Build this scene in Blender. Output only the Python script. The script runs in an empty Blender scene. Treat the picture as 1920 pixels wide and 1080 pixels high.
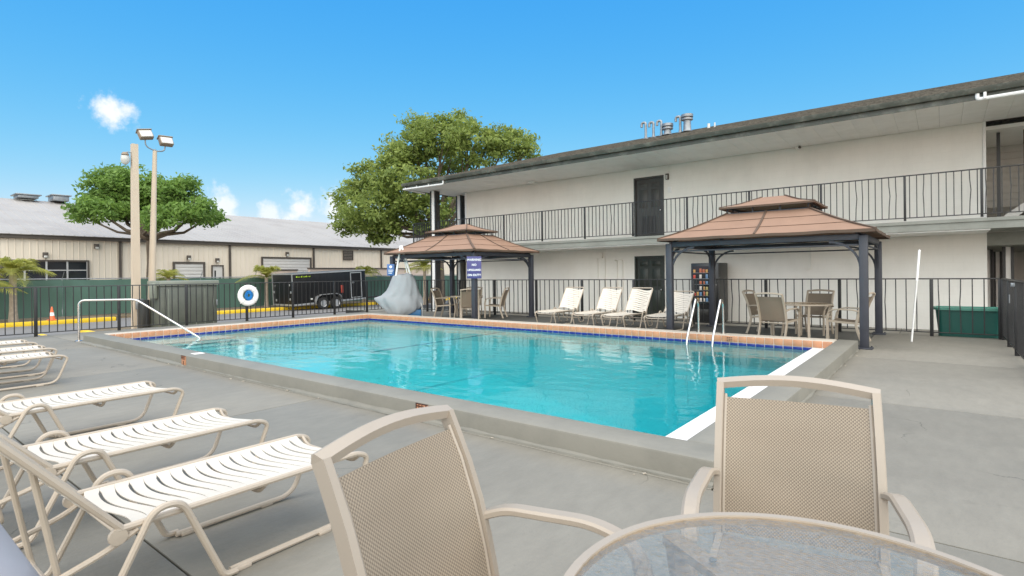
import bpy, bmesh, math, random
import numpy as np
from mathutils import Vector, Matrix

random.seed(7)
rng = np.random.default_rng(11)
R = math.radians
scene = bpy.context.scene
COL = scene.collection

# ------------------------------------------------------------------ camera
EYE = 1.42
cam_data = bpy.data.cameras.new("camera")
cam = bpy.data.objects.new("camera", cam_data)
COL.objects.link(cam)
cam_data.sensor_width = 36.0
cam_data.lens = 1026.0 / 1920.0 * 36.0
cam_data.shift_y = -25.7 / 1920.0
cam_data.clip_start = 0.05
cam_data.clip_end = 2000.0
cam_data.dof.use_dof = True
cam_data.dof.focus_distance = 7.0
cam_data.dof.aperture_fstop = 9.0
cam.matrix_world = (Matrix.Translation((0, 0, EYE)) @ Matrix.Rotation(R(38.23), 4, 'Z')
                    @ Matrix.Rotation(R(90), 4, 'X') @ Matrix.Rotation(-0.0108, 4, 'Z'))
scene.camera = cam

# ------------------------------------------------------------------ sky and sun
SUN_ELEV, SUN_AZ = 53.0, 136.0      # azimuth measured from +Y towards +X
world = bpy.data.worlds.new("World")
scene.world = world
world.use_nodes = True
wn = world.node_tree
for n in list(wn.nodes):
    wn.nodes.remove(n)
w_out = wn.nodes.new('ShaderNodeOutputWorld')
w_bg = wn.nodes.new('ShaderNodeBackground')
w_sky = wn.nodes.new('ShaderNodeTexSky')
w_sky.sky_type = 'NISHITA'
w_sky.sun_disc = False
w_sky.sun_elevation = R(SUN_ELEV)
w_sky.sun_rotation = R(SUN_AZ)
w_sky.altitude = 0.0
w_sky.air_density = 1.0
w_sky.dust_density = 0.4
w_sky.ozone_density = 1.6
w_bg.inputs['Strength'].default_value = 0.12
# clouds: an even scatter of small cumulus low in the sky all the way round, and cover added above the view to whiten the light
w_tc = wn.nodes.new('ShaderNodeTexCoord')
w_sep = wn.nodes.new('ShaderNodeSeparateXYZ')
wn.links.new(w_tc.outputs['Generated'], w_sep.inputs[0])


def wmath(op, a, b=None, c=None):
    n = wn.nodes.new('ShaderNodeMath')
    n.operation = op
    for i, v in enumerate((a, b, c)):
        if v is None:
            continue
        if isinstance(v, (int, float)):
            n.inputs[i].default_value = v
        else:
            wn.links.new(v, n.inputs[i])
    return n.outputs[0]


def wnoise(scale, detail, rough, loc=(0, 0, 0), stretch=(1, 1, 1)):
    mp = wn.nodes.new('ShaderNodeMapping')
    mp.inputs['Location'].default_value = loc
    mp.inputs['Scale'].default_value = stretch
    wn.links.new(w_tc.outputs['Generated'], mp.inputs['Vector'])
    nz = wn.nodes.new('ShaderNodeTexNoise')
    nz.inputs['Scale'].default_value = scale
    nz.inputs['Detail'].default_value = detail
    nz.inputs['Roughness'].default_value = rough
    wn.links.new(mp.outputs[0], nz.inputs['Vector'])
    return nz.outputs['Fac']


def wramp(v, lo, hi):
    n = wn.nodes.new('ShaderNodeMapRange')
    n.interpolation_type = 'SMOOTHSTEP'
    n.inputs['From Min'].default_value = lo
    n.inputs['From Max'].default_value = hi
    wn.links.new(v, n.inputs['Value'])
    return n.outputs[0]


def wblob(direction, radius):
    """soft falloff round one direction of the sky, where one cloud stands"""
    d = Vector(direction).normalized()
    n = wn.nodes.new('ShaderNodeVectorMath')
    n.operation = 'DISTANCE'
    wn.links.new(w_tc.outputs['Generated'], n.inputs[0])
    n.inputs[1].default_value = d
    return wmath('SUBTRACT', 1.0, wmath('DIVIDE', n.outputs['Value'], radius))


cloud_dirs = [((-0.936, 0.262, 0.237), 0.034, 1.0), ((-0.926, 0.280, 0.246), 0.020, 0.9),
              ((-0.908, 0.402, 0.117), 0.034, 0.9), ((-0.857, 0.501, 0.116), 0.040, 1.0), ((-0.878, 0.462, 0.105), 0.032, 0.8),
              ((-0.821, 0.559, 0.116), 0.044, 1.0), ((-0.60, 0.78, 0.10), 0.06, 1.0), ((-0.98, 0.02, 0.14), 0.05, 1.0),
              ((0.75, 0.64, 0.12), 0.07, 1.0), ((0.96, -0.2, 0.2), 0.08, 1.0), ((0.42, -0.86, 0.26), 0.09, 1.0),
              ((-0.28, -0.93, 0.23), 0.08, 1.0), ((-0.80, -0.56, 0.18), 0.07, 1.0)]
detail = wnoise(26.0, 5.0, 0.62)
cloud = None
for d, r, a in cloud_dirs:
    b = wmath('MULTIPLY', wramp(wmath('ADD', wblob(d, r), wmath('MULTIPLY', wmath('SUBTRACT', detail, 0.5), 2.6)), 0.12, 0.95), a)
    cloud = b if cloud is None else wmath('MAXIMUM', cloud, b)
# broken cloud added above the view, to make the skylight more neutral
fill_cloud = wmath('MULTIPLY', wramp(wnoise(2.6, 6.0, 0.6, (3.1, 1.7, 0.4)), 0.44, 0.60), wramp(w_sep.outputs['Z'], 0.50, 0.72))
cloud = wmath('MAXIMUM', cloud, fill_cloud)
# deepen the blue of the clear sky channel by channel
w_in = wn.nodes.new('ShaderNodeSeparateColor')
wn.links.new(w_sky.outputs[0], w_in.inputs[0])
w_hsv = wn.nodes.new('ShaderNodeCombineColor')
for ch, k_, p_ in ((0, 3.7, 1.65), (1, 3.80, 0.62), (2, 5.0, 0.1)):
    wn.links.new(wmath('MULTIPLY', wmath('POWER', wmath('MULTIPLY', w_in.outputs[ch], 0.20), p_), k_), w_hsv.inputs[ch])
w_mix = wn.nodes.new('ShaderNodeMix')
w_mix.data_type = 'RGBA'
w_mix.inputs['B'].default_value = (5.3, 5.5, 5.7, 1)
wn.links.new(cloud, w_mix.inputs['Factor'])
wn.links.new(w_hsv.outputs[0], w_mix.inputs['A'])
wn.links.new(w_mix.outputs['Result'], w_bg.inputs['Color'])
wn.links.new(w_bg.outputs[0], w_out.inputs['Surface'])

sun_data = bpy.data.lights.new("sun", 'SUN')
sun_data.energy = 4.0
sun_data.angle = R(128)
sun_data.color = (1.0, 0.915, 0.775)
sun = bpy.data.objects.new("sun", sun_data)
COL.objects.link(sun)
_az, _el = R(SUN_AZ), R(SUN_ELEV)
_sd = Vector((math.sin(_az) * math.cos(_el), math.cos(_az) * math.cos(_el), math.sin(_el)))
sun.rotation_euler = _sd.to_track_quat('Z', 'Y').to_euler()

vs = scene.view_settings
vs.view_transform = 'Standard'
vs.look = 'None'
vs.gamma = 1.0
vs.use_curve_mapping = False
vs.exposure = 0.66

# ------------------------------------------------------------------ materials
MATS = {}


def mat(name, col, rough=0.55, metal=0.0, var=0.10, scale=3.0, bump=0.0, bscale=60.0, spec=0.5, stretch=(1, 1, 1),
        dirt=None, dirt_scale=1.2, dirt_amt=0.0, coat=0.0):
    """Principled material with colour drift, optional fine relief and blotchy dirt; all in world position."""
    m = bpy.data.materials.new(name)
    m.use_nodes = True
    nt = m.node_tree
    b = nt.nodes['Principled BSDF']
    L = nt.links.new
    geo = nt.nodes.new('ShaderNodeNewGeometry')
    mp = nt.nodes.new('ShaderNodeMapping')
    mp.inputs['Scale'].default_value = stretch
    L(geo.outputs['Position'], mp.inputs['Vector'])
    nz = nt.nodes.new('ShaderNodeTexNoise')
    nz.inputs['Scale'].default_value = scale
    nz.inputs['Detail'].default_value = 6
    nz.inputs['Roughness'].default_value = 0.6
    L(mp.outputs[0], nz.inputs['Vector'])
    mr = nt.nodes.new('ShaderNodeMapRange')
    mr.inputs['From Min'].default_value = 0.25
    mr.inputs['From Max'].default_value = 0.75
    mr.inputs['To Min'].default_value = 1.0 - var
    mr.inputs['To Max'].default_value = 1.0 + var
    L(nz.outputs['Fac'], mr.inputs['Value'])
    vm = nt.nodes.new('ShaderNodeVectorMath')
    vm.operation = 'SCALE'
    vm.inputs[0].default_value = col[:3]
    L(mr.outputs[0], vm.inputs['Scale'])
    out = vm.outputs[0]
    if dirt is not None:
        n2 = nt.nodes.new('ShaderNodeTexNoise')
        n2.inputs['Scale'].default_value = dirt_scale
        n2.inputs['Detail'].default_value = 8
        n2.inputs['Roughness'].default_value = 0.68
        L(mp.outputs[0], n2.inputs['Vector'])
        r2 = nt.nodes.new('ShaderNodeMapRange')
        r2.inputs['From Min'].default_value = 0.48
        r2.inputs['From Max'].default_value = 0.72
        r2.inputs['To Max'].default_value = dirt_amt
        L(n2.outputs['Fac'], r2.inputs['Value'])
        mx = nt.nodes.new('ShaderNodeMix')
        mx.data_type = 'RGBA'
        mx.inputs['B'].default_value = (*dirt, 1)
        L(r2.outputs[0], mx.inputs['Factor'])
        L(out, mx.inputs['A'])
        out = mx.outputs['Result']
    L(out, b.inputs['Base Color'])
    b.inputs['Roughness'].default_value = rough
    b.inputs['Metallic'].default_value = metal
    b.inputs['Specular IOR Level'].default_value = spec
    if coat:
        b.inputs['Coat Weight'].default_value = coat
    if bump:
        n3 = nt.nodes.new('ShaderNodeTexNoise')
        n3.inputs['Scale'].default_value = bscale
        n3.inputs['Detail'].default_value = 5
        L(mp.outputs[0], n3.inputs['Vector'])
        bp = nt.nodes.new('ShaderNodeBump')
        bp.inputs['Strength'].default_value = bump
        bp.inputs['Distance'].default_value = 0.01
        L(n3.outputs['Fac'], bp.inputs['Height'])
        L(bp.outputs[0], b.inputs['Normal'])
    MATS[name] = m
    return m


mat('deck', (0.218, 0.203, 0.170), 0.62, var=0.07, scale=0.9, bump=0.25, bscale=40, dirt=(0.15, 0.148, 0.13), dirt_scale=0.55, dirt_amt=0.35)
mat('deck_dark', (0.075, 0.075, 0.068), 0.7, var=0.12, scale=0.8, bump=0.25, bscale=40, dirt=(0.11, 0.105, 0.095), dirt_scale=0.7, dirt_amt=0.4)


def add_worn(name, crack=True, coursing=False):
    """hairline cracks, scuffs and pale worn patches (deck) or faint block coursing and run-off streaks (walls)"""
    m = MATS[name]
    nt = m.node_tree
    L = nt.links.new
    b = nt.nodes['Principled BSDF']
    src = b.inputs['Base Color'].links[0].from_socket
    geo = nt.nodes.new('ShaderNodeNewGeometry')

    def noise(scale, detail, stretch=(1, 1, 1), rough=0.6, rz=0.0):
        mp = nt.nodes.new('ShaderNodeMapping')
        mp.inputs['Scale'].default_value = stretch
        mp.inputs['Rotation'].default_value = (0, 0, rz)
        L(geo.outputs['Position'], mp.inputs['Vector'])
        n = nt.nodes.new('ShaderNodeTexNoise')
        n.inputs['Scale'].default_value = scale
        n.inputs['Detail'].default_value = detail
        n.inputs['Roughness'].default_value = rough
        L(mp.outputs[0], n.inputs['Vector'])
        return n.outputs['Fac']

    def ramp(v, lo, hi, a, c_):
        r = nt.nodes.new('ShaderNodeMapRange')
        r.inputs['From Min'].default_value = lo
        r.inputs['From Max'].default_value = hi
        r.inputs['To Min'].default_value = a
        r.inputs['To Max'].default_value = c_
        L(v, r.inputs['Value'])
        return r.outputs[0]

    def mul(a, c_):
        n = nt.nodes.new('ShaderNodeMath')
        n.operation = 'MULTIPLY'
        for i, v in enumerate((a, c_)):
            if isinstance(v, (int, float)):
                n.inputs[i].default_value = v
            else:
                L(v, n.inputs[i])
        return n.outputs[0]
    if coursing:
        f = mul(ramp(noise(2.2, 6, (1, 1, 0.12), 0.7), 0.42, 0.75, 1.01, 0.965), ramp(noise(0.5, 4), 0.3, 0.7, 0.97, 1.03))
        sep = nt.nodes.new('ShaderNodeSeparateXYZ')
        L(geo.outputs['Position'], sep.inputs[0])
        cmb = nt.nodes.new('ShaderNodeCombineXYZ')
        L(sep.outputs[0], cmb.inputs[0])
        L(sep.outputs[2], cmb.inputs[1])
        br = nt.nodes.new('ShaderNodeTexBrick')
        br.inputs['Scale'].default_value = 1.0
        br.inputs['Brick Width'].default_value = 0.40
        br.inputs['Row Height'].default_value = 0.20
        br.inputs['Mortar Size'].default_value = 0.006
        br.inputs['Mortar Smooth'].default_value = 0.6
        br.inputs['Color1'].default_value = (1, 1, 1, 1)
        br.inputs['Color2'].default_value = (0.985, 0.985, 0.985, 1)
        br.inputs['Mortar'].default_value = (0.955, 0.955, 0.955, 1)
        L(cmb.outputs[0], br.inputs['Vector'])
        f = mul(f, br.outputs['Color'])
    else:
        f = mul(ramp(noise(0.35, 5, rz=0.4), 0.3, 0.7, 0.84, 1.13), ramp(noise(9.0, 7, (1, 0.35, 1), 0.75, 0.3), 0.3, 0.72, 0.90, 1.09))
        f = mul(f, ramp(noise(1.8, 8, rough=0.75), 0.60, 0.70, 1.0, 0.82))
        f = mul(f, ramp(noise(45, 3), 0.66, 0.76, 1.0, 0.80))
        if crack:
            vo = nt.nodes.new('ShaderNodeTexVoronoi')
            vo.feature = 'DISTANCE_TO_EDGE'
            vo.inputs['Scale'].default_value = 0.33
            wv = nt.nodes.new('ShaderNodeVectorMath')
            wv.operation = 'MULTIPLY_ADD'
            nn = nt.nodes.new('ShaderNodeTexNoise')
            nn.inputs['Scale'].default_value = 1.4
            nn.inputs['Detail'].default_value = 8
            L(geo.outputs['Position'], nn.inputs['Vector'])
            L(nn.outputs['Color'], wv.inputs[0])
            wv.inputs[1].default_value = (0.9, 0.9, 0.9)
            L(geo.outputs['Position'], wv.inputs[2])
            L(wv.outputs[0], vo.inputs['Vector'])
            line = ramp(vo.outputs['Distance'], 0.0008, 0.0022, 0.0, 1.0)
            mask = ramp(noise(0.6, 2), 0.50, 0.56, 0.0, 1.0)
            mxx = nt.nodes.new('ShaderNodeMix')
            mxx.data_type = 'FLOAT'
            mxx.inputs['A'].default_value = 1.0
            L(mask, mxx.inputs['Factor'])
            L(ramp(line, 0.0, 1.0, 0.55, 1.0), mxx.inputs['B'])
            f = mul(f, mxx.outputs['Result'])
    vmx = nt.nodes.new('ShaderNodeVectorMath')
    vmx.operation = 'SCALE'
    L(src, vmx.inputs[0])
    L(f, vmx.inputs['Scale'])
    L(vmx.outputs[0], b.inputs['Base Color'])


add_worn('deck')
add_worn('deck_dark')
mat('joint', (0.03, 0.03, 0.03), 0.9)
mat('kerb', (0.218, 0.207, 0.174), 0.55, var=0.06, scale=1.5, bump=0.2, bscale=30, dirt=(0.13, 0.128, 0.11), dirt_scale=1.6, dirt_amt=0.45)
mat('coping', (0.47, 0.42, 0.35), 0.7, var=0.12, scale=4, bump=0.2, dirt=(0.25, 0.23, 0.2), dirt_scale=2.5, dirt_amt=0.5)
mat('white_ledge', (0.82, 0.80, 0.78), 0.5, var=0.05, scale=2, dirt=(0.6, 0.57, 0.52), dirt_scale=3, dirt_amt=0.3)
mat('orange_tile', (0.50, 0.23, 0.12), 0.3, var=0.16, scale=5, dirt=(0.45, 0.25, 0.16), dirt_scale=7, dirt_amt=0.5)
mat('blue_tile', (0.02, 0.03, 0.20), 0.15, var=0.2, scale=8)
mat('grout', (0.72, 0.66, 0.58), 0.8, var=0.15, scale=9)
mat('plaster', (0.80, 0.88, 0.88), 0.7, var=0.05, scale=1.0)
mat('floor_line', (0.10, 0.24, 0.34), 0.6)
mat('step_edge', (0.05, 0.14, 0.25), 0.5)
mat('black_metal', (0.018, 0.018, 0.019), 0.42, var=0.25, scale=9)
mat('rust_rail', (0.05, 0.05, 0.052), 0.45, var=0.3, scale=6)
mat('stucco', (0.80, 0.775, 0.72), 0.8, var=0.025, scale=0.6, bump=0.25, bscale=55, dirt=(0.55, 0.52, 0.46), dirt_scale=0.9, dirt_amt=0.18)
add_worn('stucco', coursing=True)
mat('white_paint', (0.80, 0.79, 0.77), 0.5, var=0.04, scale=3, dirt=(0.5, 0.48, 0.43), dirt_scale=2, dirt_amt=0.2)
mat('soffit', (0.84, 0.82, 0.79), 0.6, var=0.04, scale=2, dirt=(0.5, 0.46, 0.38), dirt_scale=1.5, dirt_amt=0.2)
mat('slab_paint', (0.26, 0.265, 0.235), 0.7, var=0.12, scale=1.6, dirt=(0.14, 0.14, 0.12), dirt_scale=1.4, dirt_amt=0.5)
mat('shingle', (0.115, 0.105, 0.088), 0.9, var=0.75, scale=16, bump=0.9, bscale=22, dirt=(0.30, 0.26, 0.20), dirt_scale=9, dirt_amt=0.8)
mat('fascia', (0.055, 0.06, 0.048), 0.45, var=0.15, scale=4, dirt=(0.26, 0.26, 0.22), dirt_scale=2.2, dirt_amt=0.55)  # pale blotches put the gutter's highlights into the colour
mat('door_paint', (0.052, 0.051, 0.046), 0.42, var=0.08, scale=4)
mat('door_green', (0.026, 0.032, 0.024), 0.4, var=0.1, scale=4)
mat('galv', (0.27, 0.29, 0.31), 0.45, metal=0.6, var=0.2, scale=7, dirt=(0.2, 0.15, 0.1), dirt_scale=5, dirt_amt=0.4)
mat('steel', (0.62, 0.60, 0.57), 0.22, metal=1.0, var=0.08, scale=6)
mat('canopy', (0.275, 0.168, 0.115), 0.8, var=0.07, scale=2.2, bump=0.25, bscale=120, dirt=(0.20, 0.125, 0.085), dirt_scale=1.8, dirt_amt=0.4)
mat('canopy_seam', (0.10, 0.065, 0.045), 0.8)
mat('gazebo_metal', (0.040, 0.043, 0.056), 0.5, var=0.15, scale=5, bump=0.1)
mat('strap', (0.63, 0.575, 0.495), 0.45, var=0.04, scale=6, dirt=(0.50, 0.44, 0.37), dirt_scale=4, dirt_amt=0.25)
mat('lounge_frame', (0.44, 0.375, 0.30), 0.38, var=0.06, scale=8, dirt=(0.40, 0.34, 0.27), dirt_scale=7, dirt_amt=0.25)
mat('chair_frame', (0.355, 0.305, 0.25), 0.4, var=0.05, scale=6, dirt=(0.29, 0.245, 0.195), dirt_scale=6, dirt_amt=0.2)
mat('chair_frame_far', (0.42, 0.35, 0.27), 0.45, var=0.08, scale=6)
mat('rubber', (0.03, 0.03, 0.03), 0.8)
mat('white_plastic', (0.80, 0.80, 0.79), 0.35, var=0.04, scale=5)
mat('pvc', (0.62, 0.62, 0.60), 0.4, var=0.08, scale=6)
mat('cover', (0.28, 0.30, 0.32), 0.75, var=0.05, scale=3, bump=0.15, bscale=200)
mat('blue_plastic', (0.008, 0.10, 0.24), 0.4)
mat('bright_blue', (0.01, 0.20, 0.55), 0.5)
mat('sign_navy', (0.055, 0.055, 0.19), 0.4, var=0.05)
mat('sign_blue', (0.05, 0.14, 0.36), 0.4, var=0.05)
mat('sign_white', (0.80, 0.80, 0.80), 0.5)
mat('marker_text', (0.06, 0.02, 0.012), 0.6)
mat('vend_black', (0.016, 0.016, 0.017), 0.3, var=0.1)
mat('vend_side', (0.030, 0.030, 0.028), 0.45, var=0.1)
mat('tub_green', (0.012, 0.085, 0.070), 0.38, var=0.12, scale=2.5)
mat('tub_rim', (0.06, 0.22, 0.17), 0.4, var=0.12)
mat('asphalt', (0.175, 0.17, 0.17), 0.85, var=0.12, scale=1.2, bump=0.4, bscale=80, dirt=(0.12, 0.118, 0.115), dirt_scale=0.6, dirt_amt=0.6)
mat('soil', (0.16, 0.125, 0.08), 0.95, var=0.3, scale=3, bump=0.6, bscale=12)
mat('earth', (0.14, 0.15, 0.085), 0.95, var=0.3, scale=0.3)
mat('yellow', (0.80, 0.53, 0.02), 0.6, var=0.08, scale=3, dirt=(0.5, 0.33, 0.05), dirt_scale=3, dirt_amt=0.5)
mat('screen_green', (0.062, 0.125, 0.098), 0.7, var=0.14, scale=1.4, bump=0.5, bscale=5, stretch=(1, 1, 0.35))
mat('ware_wall', (0.70, 0.63, 0.53), 0.6, var=0.05, scale=0.8, stretch=(1, 1, 0.3), dirt=(0.58, 0.51, 0.42), dirt_scale=1.0, dirt_amt=0.35)
mat('ware_roof', (0.345, 0.325, 0.305), 0.55, var=0.06, scale=0.5, dirt=(0.22, 0.19, 0.175), dirt_scale=0.35, dirt_amt=0.5)
mat('brown_trim', (0.075, 0.062, 0.052), 0.55, var=0.1)
mat('roll_door', (0.56, 0.55, 0.53), 0.5, var=0.05)
mat('masonry', (0.58, 0.47, 0.40), 0.8, var=0.08, scale=1.5)
mat('trailer_black', (0.010, 0.010, 0.011), 0.38, var=0.4, scale=3, spec=0.3, stretch=(1, 1, 0.1))
mat('alu', (0.55, 0.55, 0.55), 0.35, metal=0.7, var=0.1)
mat('tyre', (0.018, 0.018, 0.018), 0.8)
mat('lime', (0.35, 0.5, 0.02), 0.5)
mat('red_lens', (0.4, 0.06, 0.04), 0.3)
mat('cone_orange', (0.80, 0.17, 0.06), 0.5)
mat('concrete_pole', (0.53, 0.44, 0.34), 0.8, var=0.08, scale=2.5, stretch=(1, 1, 0.3))
mat('pole_lamp', (0.26, 0.20, 0.145), 0.5, var=0.1)
mat('lens', (0.55, 0.55, 0.52), 0.2)
mat('transformer', (0.085, 0.095, 0.078), 0.45, var=0.12, scale=2, dirt=(0.14, 0.145, 0.12), dirt_scale=2.5, dirt_amt=0.5)
mat('transformer_lid', (0.20, 0.22, 0.185), 0.4, var=0.12, scale=2)
mat('bark', (0.11, 0.085, 0.062), 0.9, var=0.3, scale=6, bump=0.8, bscale=25)
mat('palm_bark', (0.33, 0.27, 0.21), 0.9, var=0.25, scale=8, bump=0.6, bscale=30)
mat('glass_dark', (0.02, 0.024, 0.028), 0.06, var=0.4, scale=0.8)
mat('grey_plastic', (0.27, 0.265, 0.285), 0.5, var=0.03)
mat('dark_room', (0.045, 0.045, 0.043), 0.8)
mat('breeze_grey', (0.50, 0.48, 0.45), 0.8, var=0.06)
mat('bulb_amber', (0.6, 0.45, 0.15), 0.3)
mat('paper', (0.82, 0.80, 0.62), 0.6)
for i, c in enumerate([(0.45, 0.25, 0.08), (0.5, 0.06, 0.04), (0.12, 0.22, 0.36), (0.6, 0.55, 0.5), (0.4, 0.12, 0.06), (0.35, 0.3, 0.12)]):
    mat('snack%d' % i, c, 0.4)


def leaf_mat(name, c1, c2, scale):
    m = bpy.data.materials.new(name)
    m.use_nodes = True
    nt = m.node_tree
    L = nt.links.new
    b = nt.nodes['Principled BSDF']
    geo = nt.nodes.new('ShaderNodeNewGeometry')
    nz = nt.nodes.new('ShaderNodeTexNoise')
    nz.inputs['Scale'].default_value = scale
    nz.inputs['Detail'].default_value = 4
    L(geo.outputs['Position'], nz.inputs['Vector'])
    add = nt.nodes.new('ShaderNodeMath')
    add.operation = 'MULTIPLY_ADD'
    add.inputs[1].default_value = 0.40
    L(geo.outputs['Random Per Island'], add.inputs[0])
    sc = nt.nodes.new('ShaderNodeMath')
    sc.operation = 'MULTIPLY'
    sc.inputs[1].default_value = 0.72
    L(nz.outputs['Fac'], sc.inputs[0])
    L(sc.outputs[0], add.inputs[2])
    mx = nt.nodes.new('ShaderNodeMix')
    mx.data_type = 'RGBA'
    mx.inputs['A'].default_value = (*c1, 1)
    mx.inputs['B'].default_value = (*c2, 1)
    L(add.outputs[0], mx.inputs['Factor'])
    L(mx.outputs['Result'], b.inputs['Base Color'])
    b.inputs['Roughness'].default_value = 0.5
    b.inputs['Specular IOR Level'].default_value = 0.35
    tr = nt.nodes.new('ShaderNodeBsdfTranslucent')
    L(mx.outputs['Result'], tr.inputs['Color'])
    ms = nt.nodes.new('ShaderNodeMixShader')
    ms.inputs[0].default_value = 0.45
    L(b.outputs[0], ms.inputs[1])
    L(tr.outputs[0], ms.inputs[2])
    L(ms.outputs[0], nt.nodes['Material Output'].inputs['Surface'])
    MATS[name] = m


leaf_mat('leaf', (0.05, 0.105, 0.025), (0.40, 0.48, 0.12), 0.9)
leaf_mat('leaf_b', (0.055, 0.13, 0.03), (0.27, 0.42, 0.09), 1.1)
leaf_mat('palm_leaf', (0.14, 0.20, 0.03), (0.55, 0.52, 0.12), 2.0)


def weave_mat(name, c_light, c_dark, period):
    m = bpy.data.materials.new(name)
    m.use_nodes = True
    nt = m.node_tree
    L = nt.links.new
    b = nt.nodes['Principled BSDF']
    uv = nt.nodes.new('ShaderNodeUVMap')
    sep = nt.nodes.new('ShaderNodeSeparateXYZ')
    L(uv.outputs[0], sep.inputs[0])

    def mth(op, a, bb=None, cc=None):
        n = nt.nodes.new('ShaderNodeMath')
        n.operation = op
        for i, v in enumerate((a, bb, cc)):
            if v is None:
                continue
            if isinstance(v, (int, float)):
                n.inputs[i].default_value = v
            else:
                L(v, n.inputs[i])
        return n.outputs[0]
    k = 2 * math.pi / period
    su = mth('SINE', mth('MULTIPLY', sep.outputs[0], k))
    sv = mth('SINE', mth('MULTIPLY', sep.outputs[1], k))
    fine = mth('SINE', mth('MULTIPLY', sep.outputs[0], k * 2.0))
    prod = mth('MULTIPLY', su, sv)
    val = mth('ADD', mth('MULTIPLY', prod, 0.42), mth('ADD', 0.52, mth('MULTIPLY', fine, 0.12)))
    nz = nt.nodes.new('ShaderNodeTexNoise')
    nz.inputs['Scale'].default_value = 5
    L(uv.outputs[0], nz.inputs['Vector'])
    val2 = mth('ADD', val, mth('MULTIPLY', mth('SUBTRACT', nz.outputs['Fac'], 0.5), 0.16))
    mx = nt.nodes.new('ShaderNodeMix')
    mx.data_type = 'RGBA'
    mx.clamp_factor = True
    mx.inputs['A'].default_value = (*c_dark, 1)
    mx.inputs['B'].default_value = (*c_light, 1)
    L(val2, mx.inputs['Factor'])
    L(mx.outputs['Result'], b.inputs['Base Color'])
    bp = nt.nodes.new('ShaderNodeBump')
    bp.inputs['Strength'].default_value = 0.5
    bp.inputs['Distance'].default_value = 0.002
    L(val, bp.inputs['Height'])
    L(bp.outputs[0], b.inputs['Normal'])
    b.inputs['Roughness'].default_value = 0.65
    MATS[name] = m


weave_mat('weave', (0.38, 0.315, 0.24), (0.10, 0.078, 0.056), 0.0125)
weave_mat('weave_far', (0.27, 0.215, 0.155), (0.14, 0.105, 0.075), 0.0125)


def water_mat():
    m = bpy.data.materials.new('water')
    m.use_nodes = True
    nt = m.node_tree
    L = nt.links.new
    nt.nodes.remove(nt.nodes['Principled BSDF'])
    geo = nt.nodes.new('ShaderNodeNewGeometry')
    mp = nt.nodes.new('ShaderNodeMapping')
    mp.inputs['Rotation'].default_value = (0, 0, R(-35))
    mp.inputs['Scale'].default_value = (1.0, 1.7, 1)
    L(geo.outputs['Position'], mp.inputs['Vector'])
    n1 = nt.nodes.new('ShaderNodeTexNoise')
    n1.inputs['Scale'].default_value = 2.2
    n1.inputs['Detail'].default_value = 3
    L(mp.outputs[0], n1.inputs['Vector'])
    n2 = nt.nodes.new('ShaderNodeTexNoise')
    n2.inputs['Scale'].default_value = 0.55
    n2.inputs['Detail'].default_value = 2
    L(mp.outputs[0], n2.inputs['Vector'])
    ml = nt.nodes.new('ShaderNodeMath')
    ml.operation = 'MULTIPLY_ADD'
    ml.inputs[1].default_value = 2.2
    L(n2.outputs['Fac'], ml.inputs[0])
    L(n1.outputs['Fac'], ml.inputs[2])
    bp = nt.nodes.new('ShaderNodeBump')
    bp.inputs['Strength'].default_value = 0.20
    bp.inputs['Distance'].default_value = 0.035
    L(ml.outputs[0], bp.inputs['Height'])
    fr = nt.nodes.new('ShaderNodeFresnel')
    fr.inputs['IOR'].default_value = 1.33
    rf_ = nt.nodes.new('ShaderNodeBsdfRefraction')
    rf_.inputs['IOR'].default_value = 1.33
    rf_.inputs['Roughness'].default_value = 0.0
    gl = nt.nodes.new('ShaderNodeBsdfGlossy')
    gl.inputs['Roughness'].default_value = 0.0
    tp = nt.nodes.new('ShaderNodeBsdfTransparent')
    for q in (fr, rf_, gl):
        L(bp.outputs[0], q.inputs['Normal'])
    m1 = nt.nodes.new('ShaderNodeMixShader')
    m1.inputs[0].default_value = 0.35
    L(rf_.outputs[0], m1.inputs[1])
    L(tp.outputs[0], m1.inputs[2])
    m2 = nt.nodes.new('ShaderNodeMixShader')
    L(fr.outputs[0], m2.inputs[0])
    L(m1.outputs[0], m2.inputs[1])
    L(gl.outputs[0], m2.inputs[2])
    L(m2.outputs[0], nt.nodes['Material Output'].inputs['Surface'])
    va = nt.nodes.new('ShaderNodeVolumeAbsorption')
    va.inputs['Color'].default_value = (0.10, 0.89, 0.92, 1)
    va.inputs['Density'].default_value = 0.60
    L(va.outputs[0], nt.nodes['Material Output'].inputs['Volume'])
    MATS['water'] = m


water_mat()


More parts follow.
